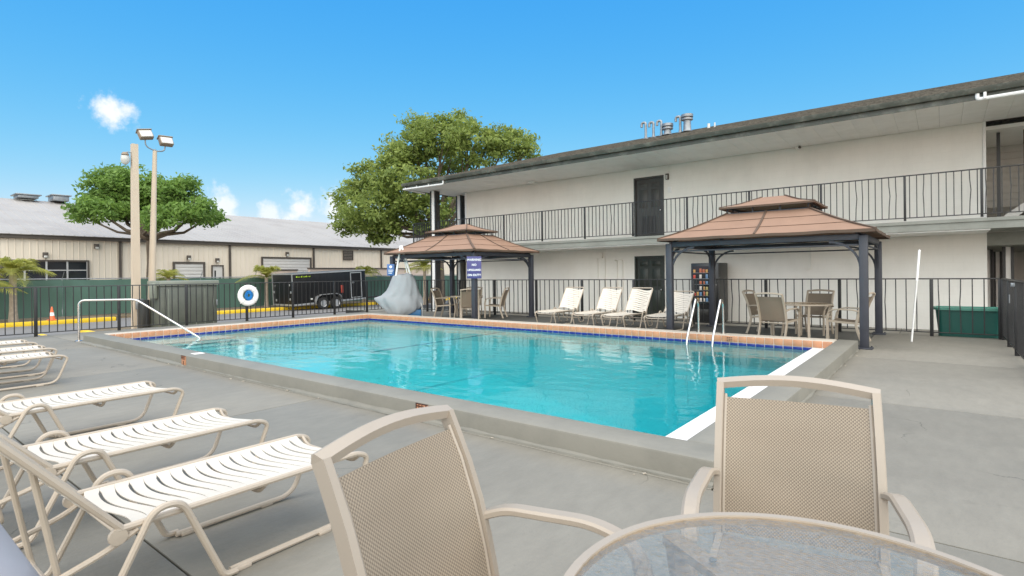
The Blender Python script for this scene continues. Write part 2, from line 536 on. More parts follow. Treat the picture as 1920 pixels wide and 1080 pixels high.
def table_glass():
    m = bpy.data.materials.new('table_glass')
    m.use_nodes = True
    nt = m.node_tree
    L = nt.links.new
    nt.nodes.remove(nt.nodes['Principled BSDF'])
    geo = nt.nodes.new('ShaderNodeNewGeometry')
    nz = nt.nodes.new('ShaderNodeTexNoise')
    nz.inputs['Scale'].default_value = 60
    nz.inputs['Detail'].default_value = 2
    nz.inputs['Distortion'].default_value = 0.6
    L(geo.outputs['Position'], nz.inputs['Vector'])
    bp = nt.nodes.new('ShaderNodeBump')
    bp.inputs['Strength'].default_value = 0.55
    bp.inputs['Distance'].default_value = 0.005
    L(nz.outputs['Fac'], bp.inputs['Height'])
    tr = nt.nodes.new('ShaderNodeBsdfTransparent')
    tr.inputs['Color'].default_value = (0.96, 0.93, 0.88, 1)
    df = nt.nodes.new('ShaderNodeBsdfDiffuse')
    df.inputs['Color'].default_value = (0.72, 0.66, 0.58, 1)
    L(bp.outputs[0], df.inputs['Normal'])
    m1 = nt.nodes.new('ShaderNodeMixShader')
    mr = nt.nodes.new('ShaderNodeMapRange')
    mr.inputs['From Min'].default_value = 0.35
    mr.inputs['From Max'].default_value = 0.65
    mr.inputs['To Min'].default_value = 0.03
    mr.inputs['To Max'].default_value = 0.10
    L(nz.outputs['Fac'], mr.inputs['Value'])
    L(mr.outputs[0], m1.inputs[0])
    L(tr.outputs[0], m1.inputs[1])
    L(df.outputs[0], m1.inputs[2])
    gl = nt.nodes.new('ShaderNodeBsdfGlossy')
    gl.inputs['Roughness'].default_value = 0.14
    gl.inputs['Color'].default_value = (0.98, 0.87, 0.74, 1)
    L(bp.outputs[0], gl.inputs['Normal'])
    fr = nt.nodes.new('ShaderNodeLayerWeight')
    fr.inputs['Blend'].default_value = 0.25
    L(bp.outputs[0], fr.inputs['Normal'])
    m2 = nt.nodes.new('ShaderNodeMixShader')
    sm = nt.nodes.new('ShaderNodeMath')
    sm.operation = 'MULTIPLY_ADD'
    sm.inputs[1].default_value = 0.36
    sm.inputs[2].default_value = 0.07
    L(fr.outputs['Facing'], sm.inputs[0])
    L(sm.outputs[0], m2.inputs[0])
    L(m1.outputs[0], m2.inputs[1])
    L(gl.outputs[0], m2.inputs[2])
    L(m2.outputs[0], nt.nodes['Material Output'].inputs['Surface'])
    MATS['table_glass'] = m


table_glass()

# ------------------------------------------------------------------ geometry helpers


def fillet(pts, rad, seg=5):
    pts = [Vector(p) for p in pts]
    out = [pts[0]]
    for i in range(1, len(pts) - 1):
        p, a, b = pts[i], pts[i - 1], pts[i + 1]
        r = rad[i] if isinstance(rad, (list, tuple)) else rad
        d1, d2 = (a - p), (b - p)
        t = min(r, d1.length * 0.48, d2.length * 0.48)
        s, e = p + d1.normalized() * t, p + d2.normalized() * t
        for k in range(seg + 1):
            u = k / seg
            out.append(s * (1 - u) ** 2 + p * 2 * u * (1 - u) + e * u ** 2)
    out.append(pts[-1])
    return out


class MB:
    def __init__(self):
        self.v, self.f, self.uv = [], [], None

    def add(self, vs, fs):
        o = len(self.v)
        self.v += [tuple(p) for p in vs]
        self.f += [tuple(i + o for i in f) for f in fs]
        return self

    def box(self, c, s, bev=0.0, rot=None):
        x, y, z = s[0] / 2, s[1] / 2, s[2] / 2
        if bev <= 0:
            vs = [Vector((i, j, k)) for i in (-x, x) for j in (-y, y) for k in (-z, z)]
            fs = [(0, 1, 3, 2), (4, 6, 7, 5), (0, 4, 5, 1), (2, 3, 7, 6), (0, 2, 6, 4), (1, 5, 7, 3)]
        else:
            bm = bmesh.new()
            bmesh.ops.create_cube(bm, size=1.0)
            for v in bm.verts:
                v.co = Vector((v.co.x * s[0], v.co.y * s[1], v.co.z * s[2]))
            bmesh.ops.bevel(bm, geom=bm.edges[:], offset=bev, segments=2, profile=0.5, affect='EDGES')
            bm.verts.index_update()
            vs = [v.co.copy() for v in bm.verts]
            fs = [[v.index for v in f.verts] for f in bm.faces]
            bm.free()
        if rot is not None:
            vs = [rot @ v for v in vs]
        c = Vector(c)
        return self.add([v + c for v in vs], fs)

    def b2(self, x0, x1, y0, y1, z0, z1, bev=0.0):
        return self.box(((x0 + x1) / 2, (y0 + y1) / 2, (z0 + z1) / 2), (abs(x1 - x0), abs(y1 - y0), abs(z1 - z0)), bev)

    def sweep(self, path, prof, up=None, closed=False):
        """sweep a closed 2-D profile [(a, b)] along a path; up fixes the b direction"""
        path = [Vector(p) for p in path]
        n, m = len(path), len(prof)
        vs = []
        t0 = None
        for i, p in enumerate(path):
            if closed:
                t = path[(i + 1) % n] - path[i - 1]
            elif i == 0:
                t = path[1] - p
            elif i == n - 1:
                t = p - path[-2]
            else:
                t = (path[i + 1] - p).normalized() + (p - path[i - 1]).normalized()
            t.normalize()
            if up is not None:
                b = Vector(up) - t * t.dot(Vector(up))
                b.normalize()
            else:
                if t0 is None:
                    ref = Vector((0, 0, 1)) if abs(t.z) < 0.9 else Vector((1, 0, 0))
                    b = (ref - t * t.dot(ref)).normalized()
                else:
                    b = t0.rotation_difference(t) @ bprev
                    b = (b - t * t.dot(b)).normalized()
                t0, bprev = t.copy(), b.copy()
            a = t.cross(b)
            vs += [p + a * q[0] + b * q[1] for q in prof]
        fs = []
        for i in range(n if closed else n - 1):
            j = (i + 1) % n
            for k in range(m):
                l = (k + 1) % m
                fs.append((i * m + k, i * m + l, j * m + l, j * m + k))
        if not closed:
            fs.append(tuple(range(m - 1, -1, -1)))
            fs.append(tuple((n - 1) * m + k for k in range(m)))
        return self.add(vs, fs)

    def tube(self, path, r, n=8, closed=False):
        return self.sweep(path, [(r * math.cos(2 * math.pi * k / n), r * math.sin(2 * math.pi * k / n)) for k in range(n)], closed=closed)

    def taper(self, path, radii, n=8):
        path = [Vector(p) for p in path]
        vs = []
        prev = None
        for i, p in enumerate(path):
            t = (path[min(i + 1, len(path) - 1)] - path[max(i - 1, 0)]).normalized()
            if prev is None:
                ref = Vector((1, 0, 0)) if abs(t.x) < 0.9 else Vector((0, 1, 0))
            else:
                ref = prev
            b = (ref - t * t.dot(ref)).normalized()
            prev = b
            a = t.cross(b)
            vs += [p + (a * math.cos(2 * math.pi * k / n) + b * math.sin(2 * math.pi * k / n)) * radii[i] for k in range(n)]
        fs = []
        for i in range(len(path) - 1):
            for k in range(n):
                l = (k + 1) % n
                fs.append((i * n + k, i * n + l, (i + 1) * n + l, (i + 1) * n + k))
        fs.append(tuple(range(n - 1, -1, -1)))
        fs.append(tuple((len(path) - 1) * n + k for k in range(n)))
        return self.add(vs, fs)

    def lathe(self, prof, n=20, c=(0, 0, 0), axis=None):
        """prof [(r, z)] round local z, optional rotation matrix"""
        vs, fs = [], []
        m = len(prof)
        for k in range(n):
            a = 2 * math.pi * k / n
            for r, z in prof:
                v = Vector((r * math.cos(a), r * math.sin(a), z))
                if axis is not None:
                    v = axis @ v
                vs.append(v + Vector(c))
        for k in range(n):
            l = (k + 1) % n
            for i in range(m - 1):
                fs.append((k * m + i, l * m + i, l * m + i + 1, k * m + i + 1))
        if prof[0] == prof[-1]:
            return self.add(vs, fs)
        if prof[0][0] > 1e-6:
            fs.append(tuple(k * m for k in range(n - 1, -1, -1)))
        if prof[-1][0] > 1e-6:
            fs.append(tuple(k * m + m - 1 for k in range(n)))
        return self.add(vs, fs)

    def grid(self, fn, nu, nv, thick=0.0):
        """surface fn(u,v)->point for u,v in 0..1; thick gives it a back face"""
        P = [[Vector(fn(i / nu, j / nv)) for j in range(nv + 1)] for i in range(nu + 1)]
        vs, fs, uvs = [], [], []
        w = nv + 1

        def idx(i, j, o=0):
            return o + i * w + j
        N = (nu + 1) * w
        for i in range(nu + 1):
            for j in range(w):
                vs.append(P[i][j])
        for i in range(nu):
            for j in range(nv):
                fs.append((idx(i, j), idx(i + 1, j), idx(i + 1, j + 1), idx(i, j + 1)))
        if thick:
            for i in range(nu + 1):
                for j in range(w):
                    du = P[min(i + 1, nu)][j] - P[max(i - 1, 0)][j]
                    dv = P[i][min(j + 1, nv)] - P[i][max(j - 1, 0)]
                    nn = du.cross(dv)
                    nn = nn.normalized() if nn.length > 1e-12 else Vector((0, 0, 1))
                    vs.append(P[i][j] - nn * thick)
            for i in range(nu):
                for j in range(nv):
                    fs.append((idx(i, j, N), idx(i, j + 1, N), idx(i + 1, j + 1, N), idx(i + 1, j, N)))
            for i in range(nu):
                fs.append((idx(i, 0), idx(i, 0, N), idx(i + 1, 0, N), idx(i + 1, 0)))
                fs.append((idx(i, nv), idx(i + 1, nv), idx(i + 1, nv, N), idx(i, nv, N)))
            for j in range(nv):
                fs.append((idx(0, j), idx(0, j + 1), idx(0, j + 1, N), idx(0, j, N)))
                fs.append((idx(nu, j), idx(nu, j, N), idx(nu, j + 1, N), idx(nu, j + 1)))
        return self.add(vs, fs)

    def mesh(self, name, material, smooth=35):
        me = bpy.data.meshes.new(name)
        me.from_pydata(self.v, [], self.f)
        me.validate()
        bm = bmesh.new()
        bm.from_mesh(me)
        bmesh.ops.recalc_face_normals(bm, faces=bm.faces[:])
        bm.to_mesh(me)
        bm.free()
        if smooth:
            for p in me.polygons:
                p.use_smooth = True
            me.set_sharp_from_angle(angle=R(smooth))
        me.materials.append(MATS[material])
        return me

    def build(self, name, material, parent=None, smooth=35):
        me = self.mesh(name, material, smooth)
        return place(name, me, parent)


def place(name, me, parent=None, loc=None, rot=None):
    o = bpy.data.objects.new(name, me)
    COL.objects.link(o)
    if parent is not None:
        o.parent = parent
    if loc is not None:
        o.location = loc
    if rot is not None:
        o.rotation_euler = rot
    return o


def thing(name, label, cat, loc=(0, 0, 0), rz=0.0, group=None):
    o = bpy.data.objects.new(name, None)
    COL.objects.link(o)
    o.empty_display_size = 0.1
    o.location = loc
    o.rotation_euler = (0, 0, rz)
    return tag(o, label, cat, group)


def tag(o, label, cat, group=None):
    o['label'] = label
    o['category'] = cat
    if group:
        o['group'] = group
    return o


def struct(o):
    o['kind'] = 'structure'
    return o


def part_empty(name, parent, loc=(0, 0, 0), rot=(0, 0, 0)):
    o = bpy.data.objects.new(name, None)
    COL.objects.link(o)
    o.empty_display_size = 0.05
    o.parent = parent
    o.location = loc
    o.rotation_euler = rot
    return o


def copy_tree(o, parent=None):
    c = o.copy()
    COL.objects.link(c)
    if parent is not None:
        c.parent = parent
    for ch in list(o.children):
        copy_tree(ch, c)
    return c


def text(name, s, size, material, parent, loc, rot, align='CENTER', ext=0.001, bold=0.0):
    cu = bpy.data.curves.new(name, 'FONT')
    cu.body = s
    cu.size = size
    cu.align_x = align
    cu.align_y = 'CENTER'
    cu.extrude = ext
    cu.offset = bold
    cu.materials.append(MATS[material])
    tmp = bpy.data.objects.new(name, cu)
    COL.objects.link(tmp)
    dg = bpy.context.evaluated_depsgraph_get()
    me = bpy.data.meshes.new_from_object(tmp.evaluated_get(dg))
    bpy.data.objects.remove(tmp)
    o = bpy.data.objects.new(name, me)
    COL.objects.link(o)
    o.parent = parent
    o.location = loc
    o.rotation_euler = rot
    return o

# ================================================================== SETTING
LOT = -0.45          # level of the car park
WALK = -0.12         # level of the motel walkway


def slab_obj(name, x0, x1, y0, y1, ztop, thick, material, parent, gap=0.006, bev=0.004):
    m = MB().box((0, 0, -thick / 2), (x1 - x0 - 2 * gap, y1 - y0 - 2 * gap, thick), bev)
    o = m.build(name, material, parent)
    o.location = ((x0 + x1) / 2, (y0 + y1) / 2, ztop)
    return o


gx, gy = [-600, -15.0, -1.25, 600], [-600, 3.7, 11.45, 600]
g = MB().add([(x, y, -0.62) for y in gy for x in gx], [(j * 4 + i, j * 4 + i + 1, j * 4 + i + 5, j * 4 + i + 4) for j in range(3) for i in range(3) if (i, j) != (1, 1)])
struct(g.build('ground', 'earth'))
lot = MB().b2(-60, -17.97, -60, 75, LOT - 0.1, LOT).b2(-17.97, -16, 24, 75, LOT - 0.1, LOT)
struct(lot.build('parking_lot', 'asphalt'))

deck = MB()
PX0, PX1, PY0, PY1 = -15.05, -1.2, 3.65, 11.5     # outer edge of the pool kerb
deck.b2(-17.95, 8, -9, PY0, LOT - 0.2, -0.022)
deck.b2(-17.95, 8, PY1, 14.95, LOT - 0.2, -0.022)
deck.b2(-17.95, PX0, PY0, PY1, LOT - 0.2, -0.022)
deck.b2(PX1, 8, PY0, PY1, LOT - 0.2, -0.022)
deck = struct(deck.build('pool_deck', 'joint'))
cells = []
xs = [-17.95, -14.0, -9.9, -5.72, 2.5, 8.0]
ys = [-9.0, -3.0, 1.09, 3.6]
for a, b in zip(xs, xs[1:]):
    for c_, d_ in zip(ys, ys[1:]):
        cells.append((a, b, c_, d_, 'deck'))
for c_, d_ in zip([3.6, 7.05, 10.6, 14.95], [7.05, 10.6, 14.95]):
    cells.append((PX1, 2.5, c_, d_, 'deck'))
    cells.append((2.5, 8, c_, d_, 'deck'))
    cells.append((-17.95, PX0, c_, d_, 'deck'))
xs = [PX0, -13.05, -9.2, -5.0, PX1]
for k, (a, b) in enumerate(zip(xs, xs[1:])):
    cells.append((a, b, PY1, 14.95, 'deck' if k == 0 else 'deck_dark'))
cells.append((PX0, PX1, 3.6, PY0 + 0.02, 'deck'))
for a, b, c_, d_, m_ in cells:
    slab_obj('deck_slab', a, b, c_, d_, 0.0, 0.02, m_, deck)
walk = struct(MB().b2(-21.5, 8, 14.955, 30, LOT - 0.2, WALK - 0.02).build('walkway', 'joint'))
for k in range(10):
    slab_obj('walk_slab', -21.5 + k * 2.95, -21.5 + (k + 1) * 2.95, 14.96, 17.72, WALK, 0.02, 'deck', walk)

# ---- pool
kerb = struct(MB().box(((PX0 + PX1) / 2, 3.825, -0.113), (PX1 - PX0, 0.35, 0.574), 0.018)
              .box((-1.36, 7.752, -0.115), (0.32, 7.49, 0.572), 0.018).build('pool_kerb', 'kerb'))
MB().box((-8.285, 11.29, -0.113), (13.53, 0.42, 0.572), 0.022).build('coping', 'coping', kerb)
MB().box((-14.875, 7.55, -0.1135), (0.35, 7.06, 0.572), 0.022).build('coping', 'coping', kerb)
MB().box((-1.69, 7.54, -0.13), (0.338, 7.06, 0.34), 0.012).build('ledge', 'white_ledge', kerb)

def cove(p0, p1, nrm, seed):
    """uneven patched mortar fillet where the kerb meets the deck"""
    rr = random.Random(seed)
    p0, p1, nrm = Vector(p0), Vector(p1), Vector(nrm)
    n_ = int((p1 - p0).length / 0.12)
    vs_, fs_ = [], []
    wd = 0.03
    for k in range(n_ + 1):
        wd = min(0.055, max(0.006, wd + rr.uniform(-0.014, 0.014)))
        p = p0.lerp(p1, k / n_)
        vs_ += [p + Vector((0, 0, 0.018 + wd * 0.5)) + nrm * 0.001, p + nrm * (wd * 0.8) + Vector((0, 0, 0.012 + wd * 0.15)), p + nrm * wd + Vector((0, 0, 0.001))]
    for k in range(n_):
        a = k * 3
        fs_ += [(a, a + 1, a + 4, a + 3), (a + 1, a + 2, a + 5, a + 4)]
    return MB().add(vs_, fs_).build('mortar_fillet', 'kerb', kerb, smooth=0)


cove((PX0, PY0, 0), (PX1, PY0, 0), (0, -1, 0), 5)
cove((PX1, PY0, 0), (PX1, PY1, 0), (1, 0, 0), 9)
chips = MB()
for k in range(26):
    x = random.uniform(-14.9, -1.4)
    y = 3.65 - abs(random.gauss(0, 0.05)) - 0.012
    if k > 19:
        x, y = -1.2 + abs(random.gauss(0, 0.05)) + 0.012, random.uniform(4, 11)
    sz = random.uniform(0.004, 0.016)
    a = random.uniform(0, 6)
    chips.box((x, y, 0.004 + sz * 0.15), (sz * 2, sz, sz * 0.5), 0, Matrix.Rotation(a, 3, 'Z') @ Matrix.Rotation(random.uniform(-0.3, 0.3), 3, 'X'))
ch_ = chips.build('paint_chips', 'coping', kerb, smooth=0)
ch_['kind'] = 'stuff'
for (mx, txt) in ((-9.63, 'FEET\n3'), (-4.01, 'FEET\n8')):
    mk = MB().box((mx, 3.648, 0.085), (0.165, 0.012, 0.150), 0.003).build('depth_marker', 'orange_tile', kerb)
    mk['label'] = 'orange tile depth marker with dark figures'
    text('lettering', txt, 0.085, 'marker_text', mk, (mx, 3.640, 0.090), (R(90), 0, 0), bold=0.002)
mk = MB().box((-9.63, 3.86, 0.175), (0.16, 0.16, 0.01), 0.002).build('depth_marker', 'white_ledge', kerb)
mk['label'] = 'pale depth marker tile on top of the kerb'

FL = [(-14.72, -1.0), (-9.5, -1.2), (-4.6, -2.3), (-1.85, -2.45)]
IY0, IY1 = 3.99, 11.09


def basin_shell(yy0, yy1, dx, dz, ztop, up):
    prof = [(FL[0][0] - dx, FL[0][1] - dz)] + [(x, z - dz) for x, z in FL[1:-1]] + [(FL[-1][0] + dx, FL[-1][1] - dz)]
    n = len(prof)
    vs = [(x, yy0, z) for x, z in prof] + [(x, yy1, z) for x, z in prof]
    vs += [(prof[0][0], yy0, ztop), (prof[-1][0], yy0, ztop), (prof[0][0], yy1, ztop), (prof[-1][0], yy1, ztop)]
    a, b, c_, d_ = 2 * n, 2 * n + 1, 2 * n + 2, 2 * n + 3
    fs = [(i, i + 1, n + i + 1, n + i) for i in range(n - 1)]
    fs += [tuple([a, b] + list(range(n - 1, -1, -1))), tuple([d_, c_] + list(range(n, 2 * n)))]
    fs += [(a, 0, n, c_), (b, d_, 2 * n - 1, n - 1)]
    if up:
        fs.append((a, c_, d_, b))
    return vs, fs


m = MB()
m.add(*basin_shell(IY0, IY1, 0.0, 0.0, -0.03, False))
basin = struct(m.build('pool_basin', 'plaster', smooth=0))
for k, (x1, z) in enumerate(((-13.55, -0.28), (-13.15, -0.53), (-12.75, -0.78))):
    st = MB().b2(-14.70, x1, 4.0, 6.3, -1.2, z, 0.012).build('step', 'plaster', basin)
    MB().b2(x1 - 0.05, x1 + 0.003, 4.0, 6.303, z - 0.06, z + 0.004).build('step_edge', 'step_edge', st)
# dark blue stripe across the floor and wall tile bands
MB().b2(-9.53, -9.43, 7.2, 11.08, -1.5, -1.195).build('floor_stripe', 'floor_line', basin)
tile_back = MB().b2(-14.71, -1.52, 11.078, 11.09, -0.2, 0.165).b2(-14.71, -14.697, 4.0, 11.078, -0.2, 0.165).build('tile_bed', 'grout', basin)
pitch = 0.1605
ot = MB().box((0, 0, 0), (pitch - 0.010, 0.014, 0.118), 0.004).mesh('tile', 'orange_tile')
bt = MB().box((0, 0, 0), (pitch - 0.010, 0.014, 0.052), 0.003).mesh('blue_tile', 'blue_tile')
for k in range(82):
    x = -14.70 + pitch * (k + 0.5)
    j = random.uniform(-0.0015, 0.0015)
    if x < -1.6:
        place('tile', ot, basin, (x, 11.074 + j, 0.106))
    if x < -1.9:
        place('waterline_tile', bt, basin, (x, 11.074 + j, 0.012))
for k in range(44):
    y = 4.0 + pitch * (k + 0.5)
    j = random.uniform(-0.0015, 0.0015)
    place('tile', ot, basin, (-14.694 + j, y, 0.106), (0, 0, R(90)))
    place('waterline_tile', bt, basin, (-14.694 + j, y, 0.012), (0, 0, R(90)))
mk = MB().box((-3.30, 11.064, 0.106), (0.150, 0.010, 0.110), 0.002).build('depth_marker', 'orange_tile', basin)
for k in range(3):
    for q in range(3):
        MB().b2(-3.352 + 0.038 * q, -3.324 + 0.038 * q, 11.055, 11.060, 0.128 - 0.032 * k, 0.142 - 0.032 * k).build('print_mark', 'marker_text', mk)
wv, wf = basin_shell(IY0 - 0.005, IY1 - 0.004, 0.012, 0.012, -0.012, True)
struct(MB().add(wv, wf).build('pool_water', 'water', smooth=0))

# ---- car park kerb and planting strip (setting)
pb = MB()
segs = [(-8.0, 7.6), (11.6, 60.0)]
struct(MB().b2(-34.5, -29.1, -20, 8.3, LOT - 0.1, LOT + 0.12).b2(-34.5, -29.1, 11.0, 70, LOT - 0.1, LOT + 0.12)
       .b2(-34.5, -30.5, 8.3, 11.0, LOT - 0.1, LOT + 0.11).build('planting_strip', 'soil'))
yk = MB()
yk.box((-28.98, -6.0, LOT + 0.075), (0.26, 28.4, 0.19), 0.03)
yk.box((-28.98, 40.5, LOT + 0.075), (0.26, 59.0, 0.19), 0.03)
struct(yk.build('kerb_stone', 'yellow'))
yk2 = MB()
yk2.box((-21.9, 5.55, LOT + 0.06), (2.1, 0.22, 0.17), 0.03)
yk2.box((-20.9, 6.6, LOT + 0.06), (0.22, 1.9, 0.17), 0.03)
struct(yk2.build('kerb_stone', 'yellow'))
struct(MB().b2(-24, -18.3, 5.7, 9.4, LOT - 0.05, LOT + 0.08).build('planting_bed', 'soil'))
struct(MB().b2(-24.6, -24.45, -20, 3.4, LOT, LOT + 0.006).b2(-24.2, -19.5, 4.6, 4.75, LOT, LOT + 0.006).build('parking_line', 'yellow'))

# ================================================================== FENCES


def baluster_mesh(h, w=0.019, wob=0.0):
    if wob:
        m = MB().sweep([(0, 0, 0), (wob * 0.3, 0, h * 0.3), (wob, 0, h * 0.55), (wob * 0.2, 0, h * 0.8), (0, 0, h)],
                       [(-w / 2, -w / 2), (w / 2, -w / 2), (w / 2, w / 2), (-w / 2, w / 2)], up=(0, 1, 0))
    else:
        m = MB().b2(-w / 2, w / 2, -w / 2, w / 2, 0, h)
    return m.mesh('baluster', 'black_metal')


BAL = [baluster_mesh(1.10), baluster_mesh(1.10, wob=0.012), baluster_mesh(1.10, wob=-0.016), baluster_mesh(1.10, wob=0.026)]


def fence(name, label, p0, p1, posts, spacing, parent=None, h=1.24, post_w=0.065, z=0.0, zb=0.085, rail_mat='black_metal', group='railings round the pool'):
    """straight picket railing; positions of posts are distances along the run"""
    p0, p1 = Vector((*p0, z)), Vector((*p1, z))
    d = p1 - p0
    Ln = d.length
    ang = math.atan2(d.y, d.x)
    if parent is None:
        root = thing(name, label, 'fence', p0, ang, group)
    else:
        root = part_empty(name, parent, p0, (0, 0, ang))
    MB().box((Ln / 2, 0, h - 0.013), (Ln, 0.042, 0.026), 0.004).build('top_rail', rail_mat, root)
    MB().box((Ln / 2, 0, zb), (Ln, 0.03, 0.022), 0.003).build('bottom_rail', 'black_metal', root)
    pm = MB().box((0, 0, (h - 0.028) / 2), (post_w, post_w, h - 0.028), 0.004).mesh('post', 'black_metal')
    for q in posts:
        place('post', pm, root, (q, 0, 0))
    bl = h - 0.026 - zb - 0.011
    n = int(Ln / spacing)
    for k in range(1, n):
        q = k * spacing
        if any(abs(q - t) < spacing * 0.4 for t in posts):
            continue
        mesh_i = 0 if random.random() < 0.62 else random.choice((1, 2, 3))
        o = place('baluster', BAL[mesh_i], root, (q, 0, zb + 0.011))
        o.scale = (1, 1, bl / 1.10)
    return root


def span(L_, n):
    return [L_ * k / n for k in range(n + 1)]


lf = fence('picket_fence', 'long black metal fence between the pool and the car park', (-17.72, -2.0), (-17.72, 14.70),
           [0.0, 1.9, 3.7, 5.35, 7.1, 8.8, 10.6, 12.2, 13.85, 15.3, 16.7], 0.165, rail_mat='rust_rail')
ff = fence('picket_fence', 'long black metal fence between the loungers and the motel wall', (-17.66, 14.75), (0.90, 14.75),
           [0.06 + q for q in (0, 1.75, 3.5, 5.2, 7.0, 8.75, 10.5, 12.25, 14.1, 15.7, 17.4, 18.5)], 0.185)
rf = fence('picket_fence', 'short black metal fence and gate at the right edge beside the green tub', (0.94, 14.70), (0.94, 9.2),
           [0.03, 1.3, 2.6, 4.0, 5.5], 0.12)
gp = MB().box((2.62, -0.05, 1.16), (0.10, 0.05, 0.06), 0.006).tube([(2.62, -0.09, 1.0), (2.62, -0.09, 0.86)], 0.008).build('gate_latch', 'galv', rf)

# ================================================================== MOTEL BUILDING
WY = 17.7
bld = thing('motel_building', 'white two storey motel with long balcony and dark shingle roof', 'building', (0, 0, 0))
wall = MB()
T = 0.25
WX0, WX1 = -16.53, 0.85
D0, D1 = -8.47, -7.38
ZT = 5.11
for x0, x1, z0, z1 in ((WX0, D0, WALK - 0.3, ZT), (D1, WX1, WALK - 0.3, ZT), (D0, D1, 2.0, 2.58), (D0, D1, 4.72, ZT)):
    wall.b2(x0, x1, WY, WY + T, z0, z1)
wall.b2(WX1 - 0.25, WX1, WY + T, 26, WALK - 0.3, ZT)      # breezeway side
wall.b2(WX0, WX0 + 0.25, WY + T, 27, WALK - 0.3, ZT)
wall = wall.build('wall', 'stucco', bld, smooth=0)
MB().box((WX1 - 0.03, WY - 0.012, 3.9), (0.06, 0.03, 2.6), 0.004).build('corner_trim', 'white_paint', wall)
MB().box((WX0 + 0.06, WY - 0.012, 3.9), (0.12, 0.03, 2.6), 0.004).build('corner_trim', 'white_paint', wall)


def six_panel_door(z0, z1, material, louvre, hinge_x):
    w = D1 - D0
    root = MB().b2(D0, D0 + 0.06, WY - 0.02, WY + 0.12, z0, z1).b2(D1 - 0.06, D1, WY - 0.02, WY + 0.12, z0, z1) \
        .b2(D0 + 0.06, D1 - 0.06, WY - 0.02, WY + 0.12, z1 - 0.06, z1).build('door', material, bld)
    zb0 = z0 + 0.01
    MB().b2(D0 + 0.062, D1 - 0.062, WY + 0.05, WY + 0.09, zb0, z1 - 0.062).build('door_leaf', material, root)
    h = z1 - 0.062 - zb0
    cx = (D0 + D1) / 2
    rows = [(0.86, 0.94), (0.52, 0.82), (0.10, 0.46)]
    for r_, (a, b) in enumerate(rows):
        if louvre and r_ == 2:
            continue
        for sx in (-1, 1):
            MB().box((cx + sx * 0.22, WY + 0.045, zb0 + h * (a + b) / 2), (0.30, 0.018, h * (b - a)), 0.008).build('panel', material, root)
            MB().box((cx + sx * 0.22, WY + 0.036, zb0 + h * (a + b) / 2), (0.20, 0.012, h * (b - a) - 0.10), 0.006).build('panel', material, root)
    if louvre:
        MB().b2(cx - 0.31, cx + 0.31, WY + 0.03, WY + 0.05, zb0 + 0.12, zb0 + 0.80).build('grille_frame', 'door_paint', root)
        for k in range(9):
            MB().b2(cx - 0.28 + k * 0.062, cx - 0.25 + k * 0.062, WY + 0.018, WY + 0.03, zb0 + 0.15, zb0 + 0.78).build('grille_bar', 'black_metal', root)
    MB().lathe([(0.0, 0.0), (0.028, 0.005), (0.03, 0.03), (0.018, 0.045), (0.0, 0.048)], 14,
               (D1 - 0.14, WY + 0.045, zb0 + 0.95), Matrix.Rotation(R(90), 3, 'X')).build('door_knob', 'steel', root)
    return root


six_panel_door(2.585, 4.72, 'door_paint', True, 0)
six_panel_door(WALK, 2.0, 'door_green', False, 0)

# balcony slab, soffit, roof
MB().b2(-18.35, 6, 16.18, WY - 0.003, 2.33, 2.56).b2(-18.35, WX0 - 0.003, WY - 0.003, 26, 2.33, 2.56).build('balcony_slab', 'slab_paint', bld)
MB().b2(-18.36, 6.0, 16.15, 16.178, 2.50, 2.575).build('slab_drip_edge', 'slab_paint', bld)
MB().b2(-18.3, WX1 - 0.01, 16.22, WY - 0.01, 2.30, 2.327).build('slab_underside', 'soffit', bld)
fence('railing', None, (-18.28, 16.25), (6.0, 16.25), [0.0, 1.55] + [1.55 + 1.78 * k for k in range(1, 10)] + [18.98, 20.2, 22], 0.138, parent=bld,
      h=1.10, post_w=0.05, z=2.60, zb=0.07)
fence('railing', None, (-18.28, 16.3), (-18.28, 24), [1.5, 3, 4.5, 6], 0.138, parent=bld, h=1.10, post_w=0.05, z=2.60, zb=0.07)

EY, EX0, EZ = 15.22, -17.75, 5.12
roof = MB()
RY, RZ, HX = 20.0, 6.66, -12.9
X1 = 9.0
vs = [(EX0, EY, EZ + 0.13), (X1, EY, EZ + 0.13), (X1, RY, RZ), (HX, RY, RZ), (EX0, 2 * RY - EY, EZ + 0.13), (X1, 2 * RY - EY, EZ + 0.13)]
vs += [(x, y, z - 0.05) for x, y, z in vs]
fs = [(0, 1, 2, 3), (0, 3, 4), (3, 2, 5, 4), (6, 9, 8, 7), (6, 10, 9), (9, 10, 11, 8), (0, 6, 7, 1), (0, 4, 10, 6), (4, 5, 11, 10), (1, 7, 8, 2), (2, 8, 11, 5)]
roof.add(vs, fs)
roof = roof.build('roof', 'shingle', bld, smooth=0)
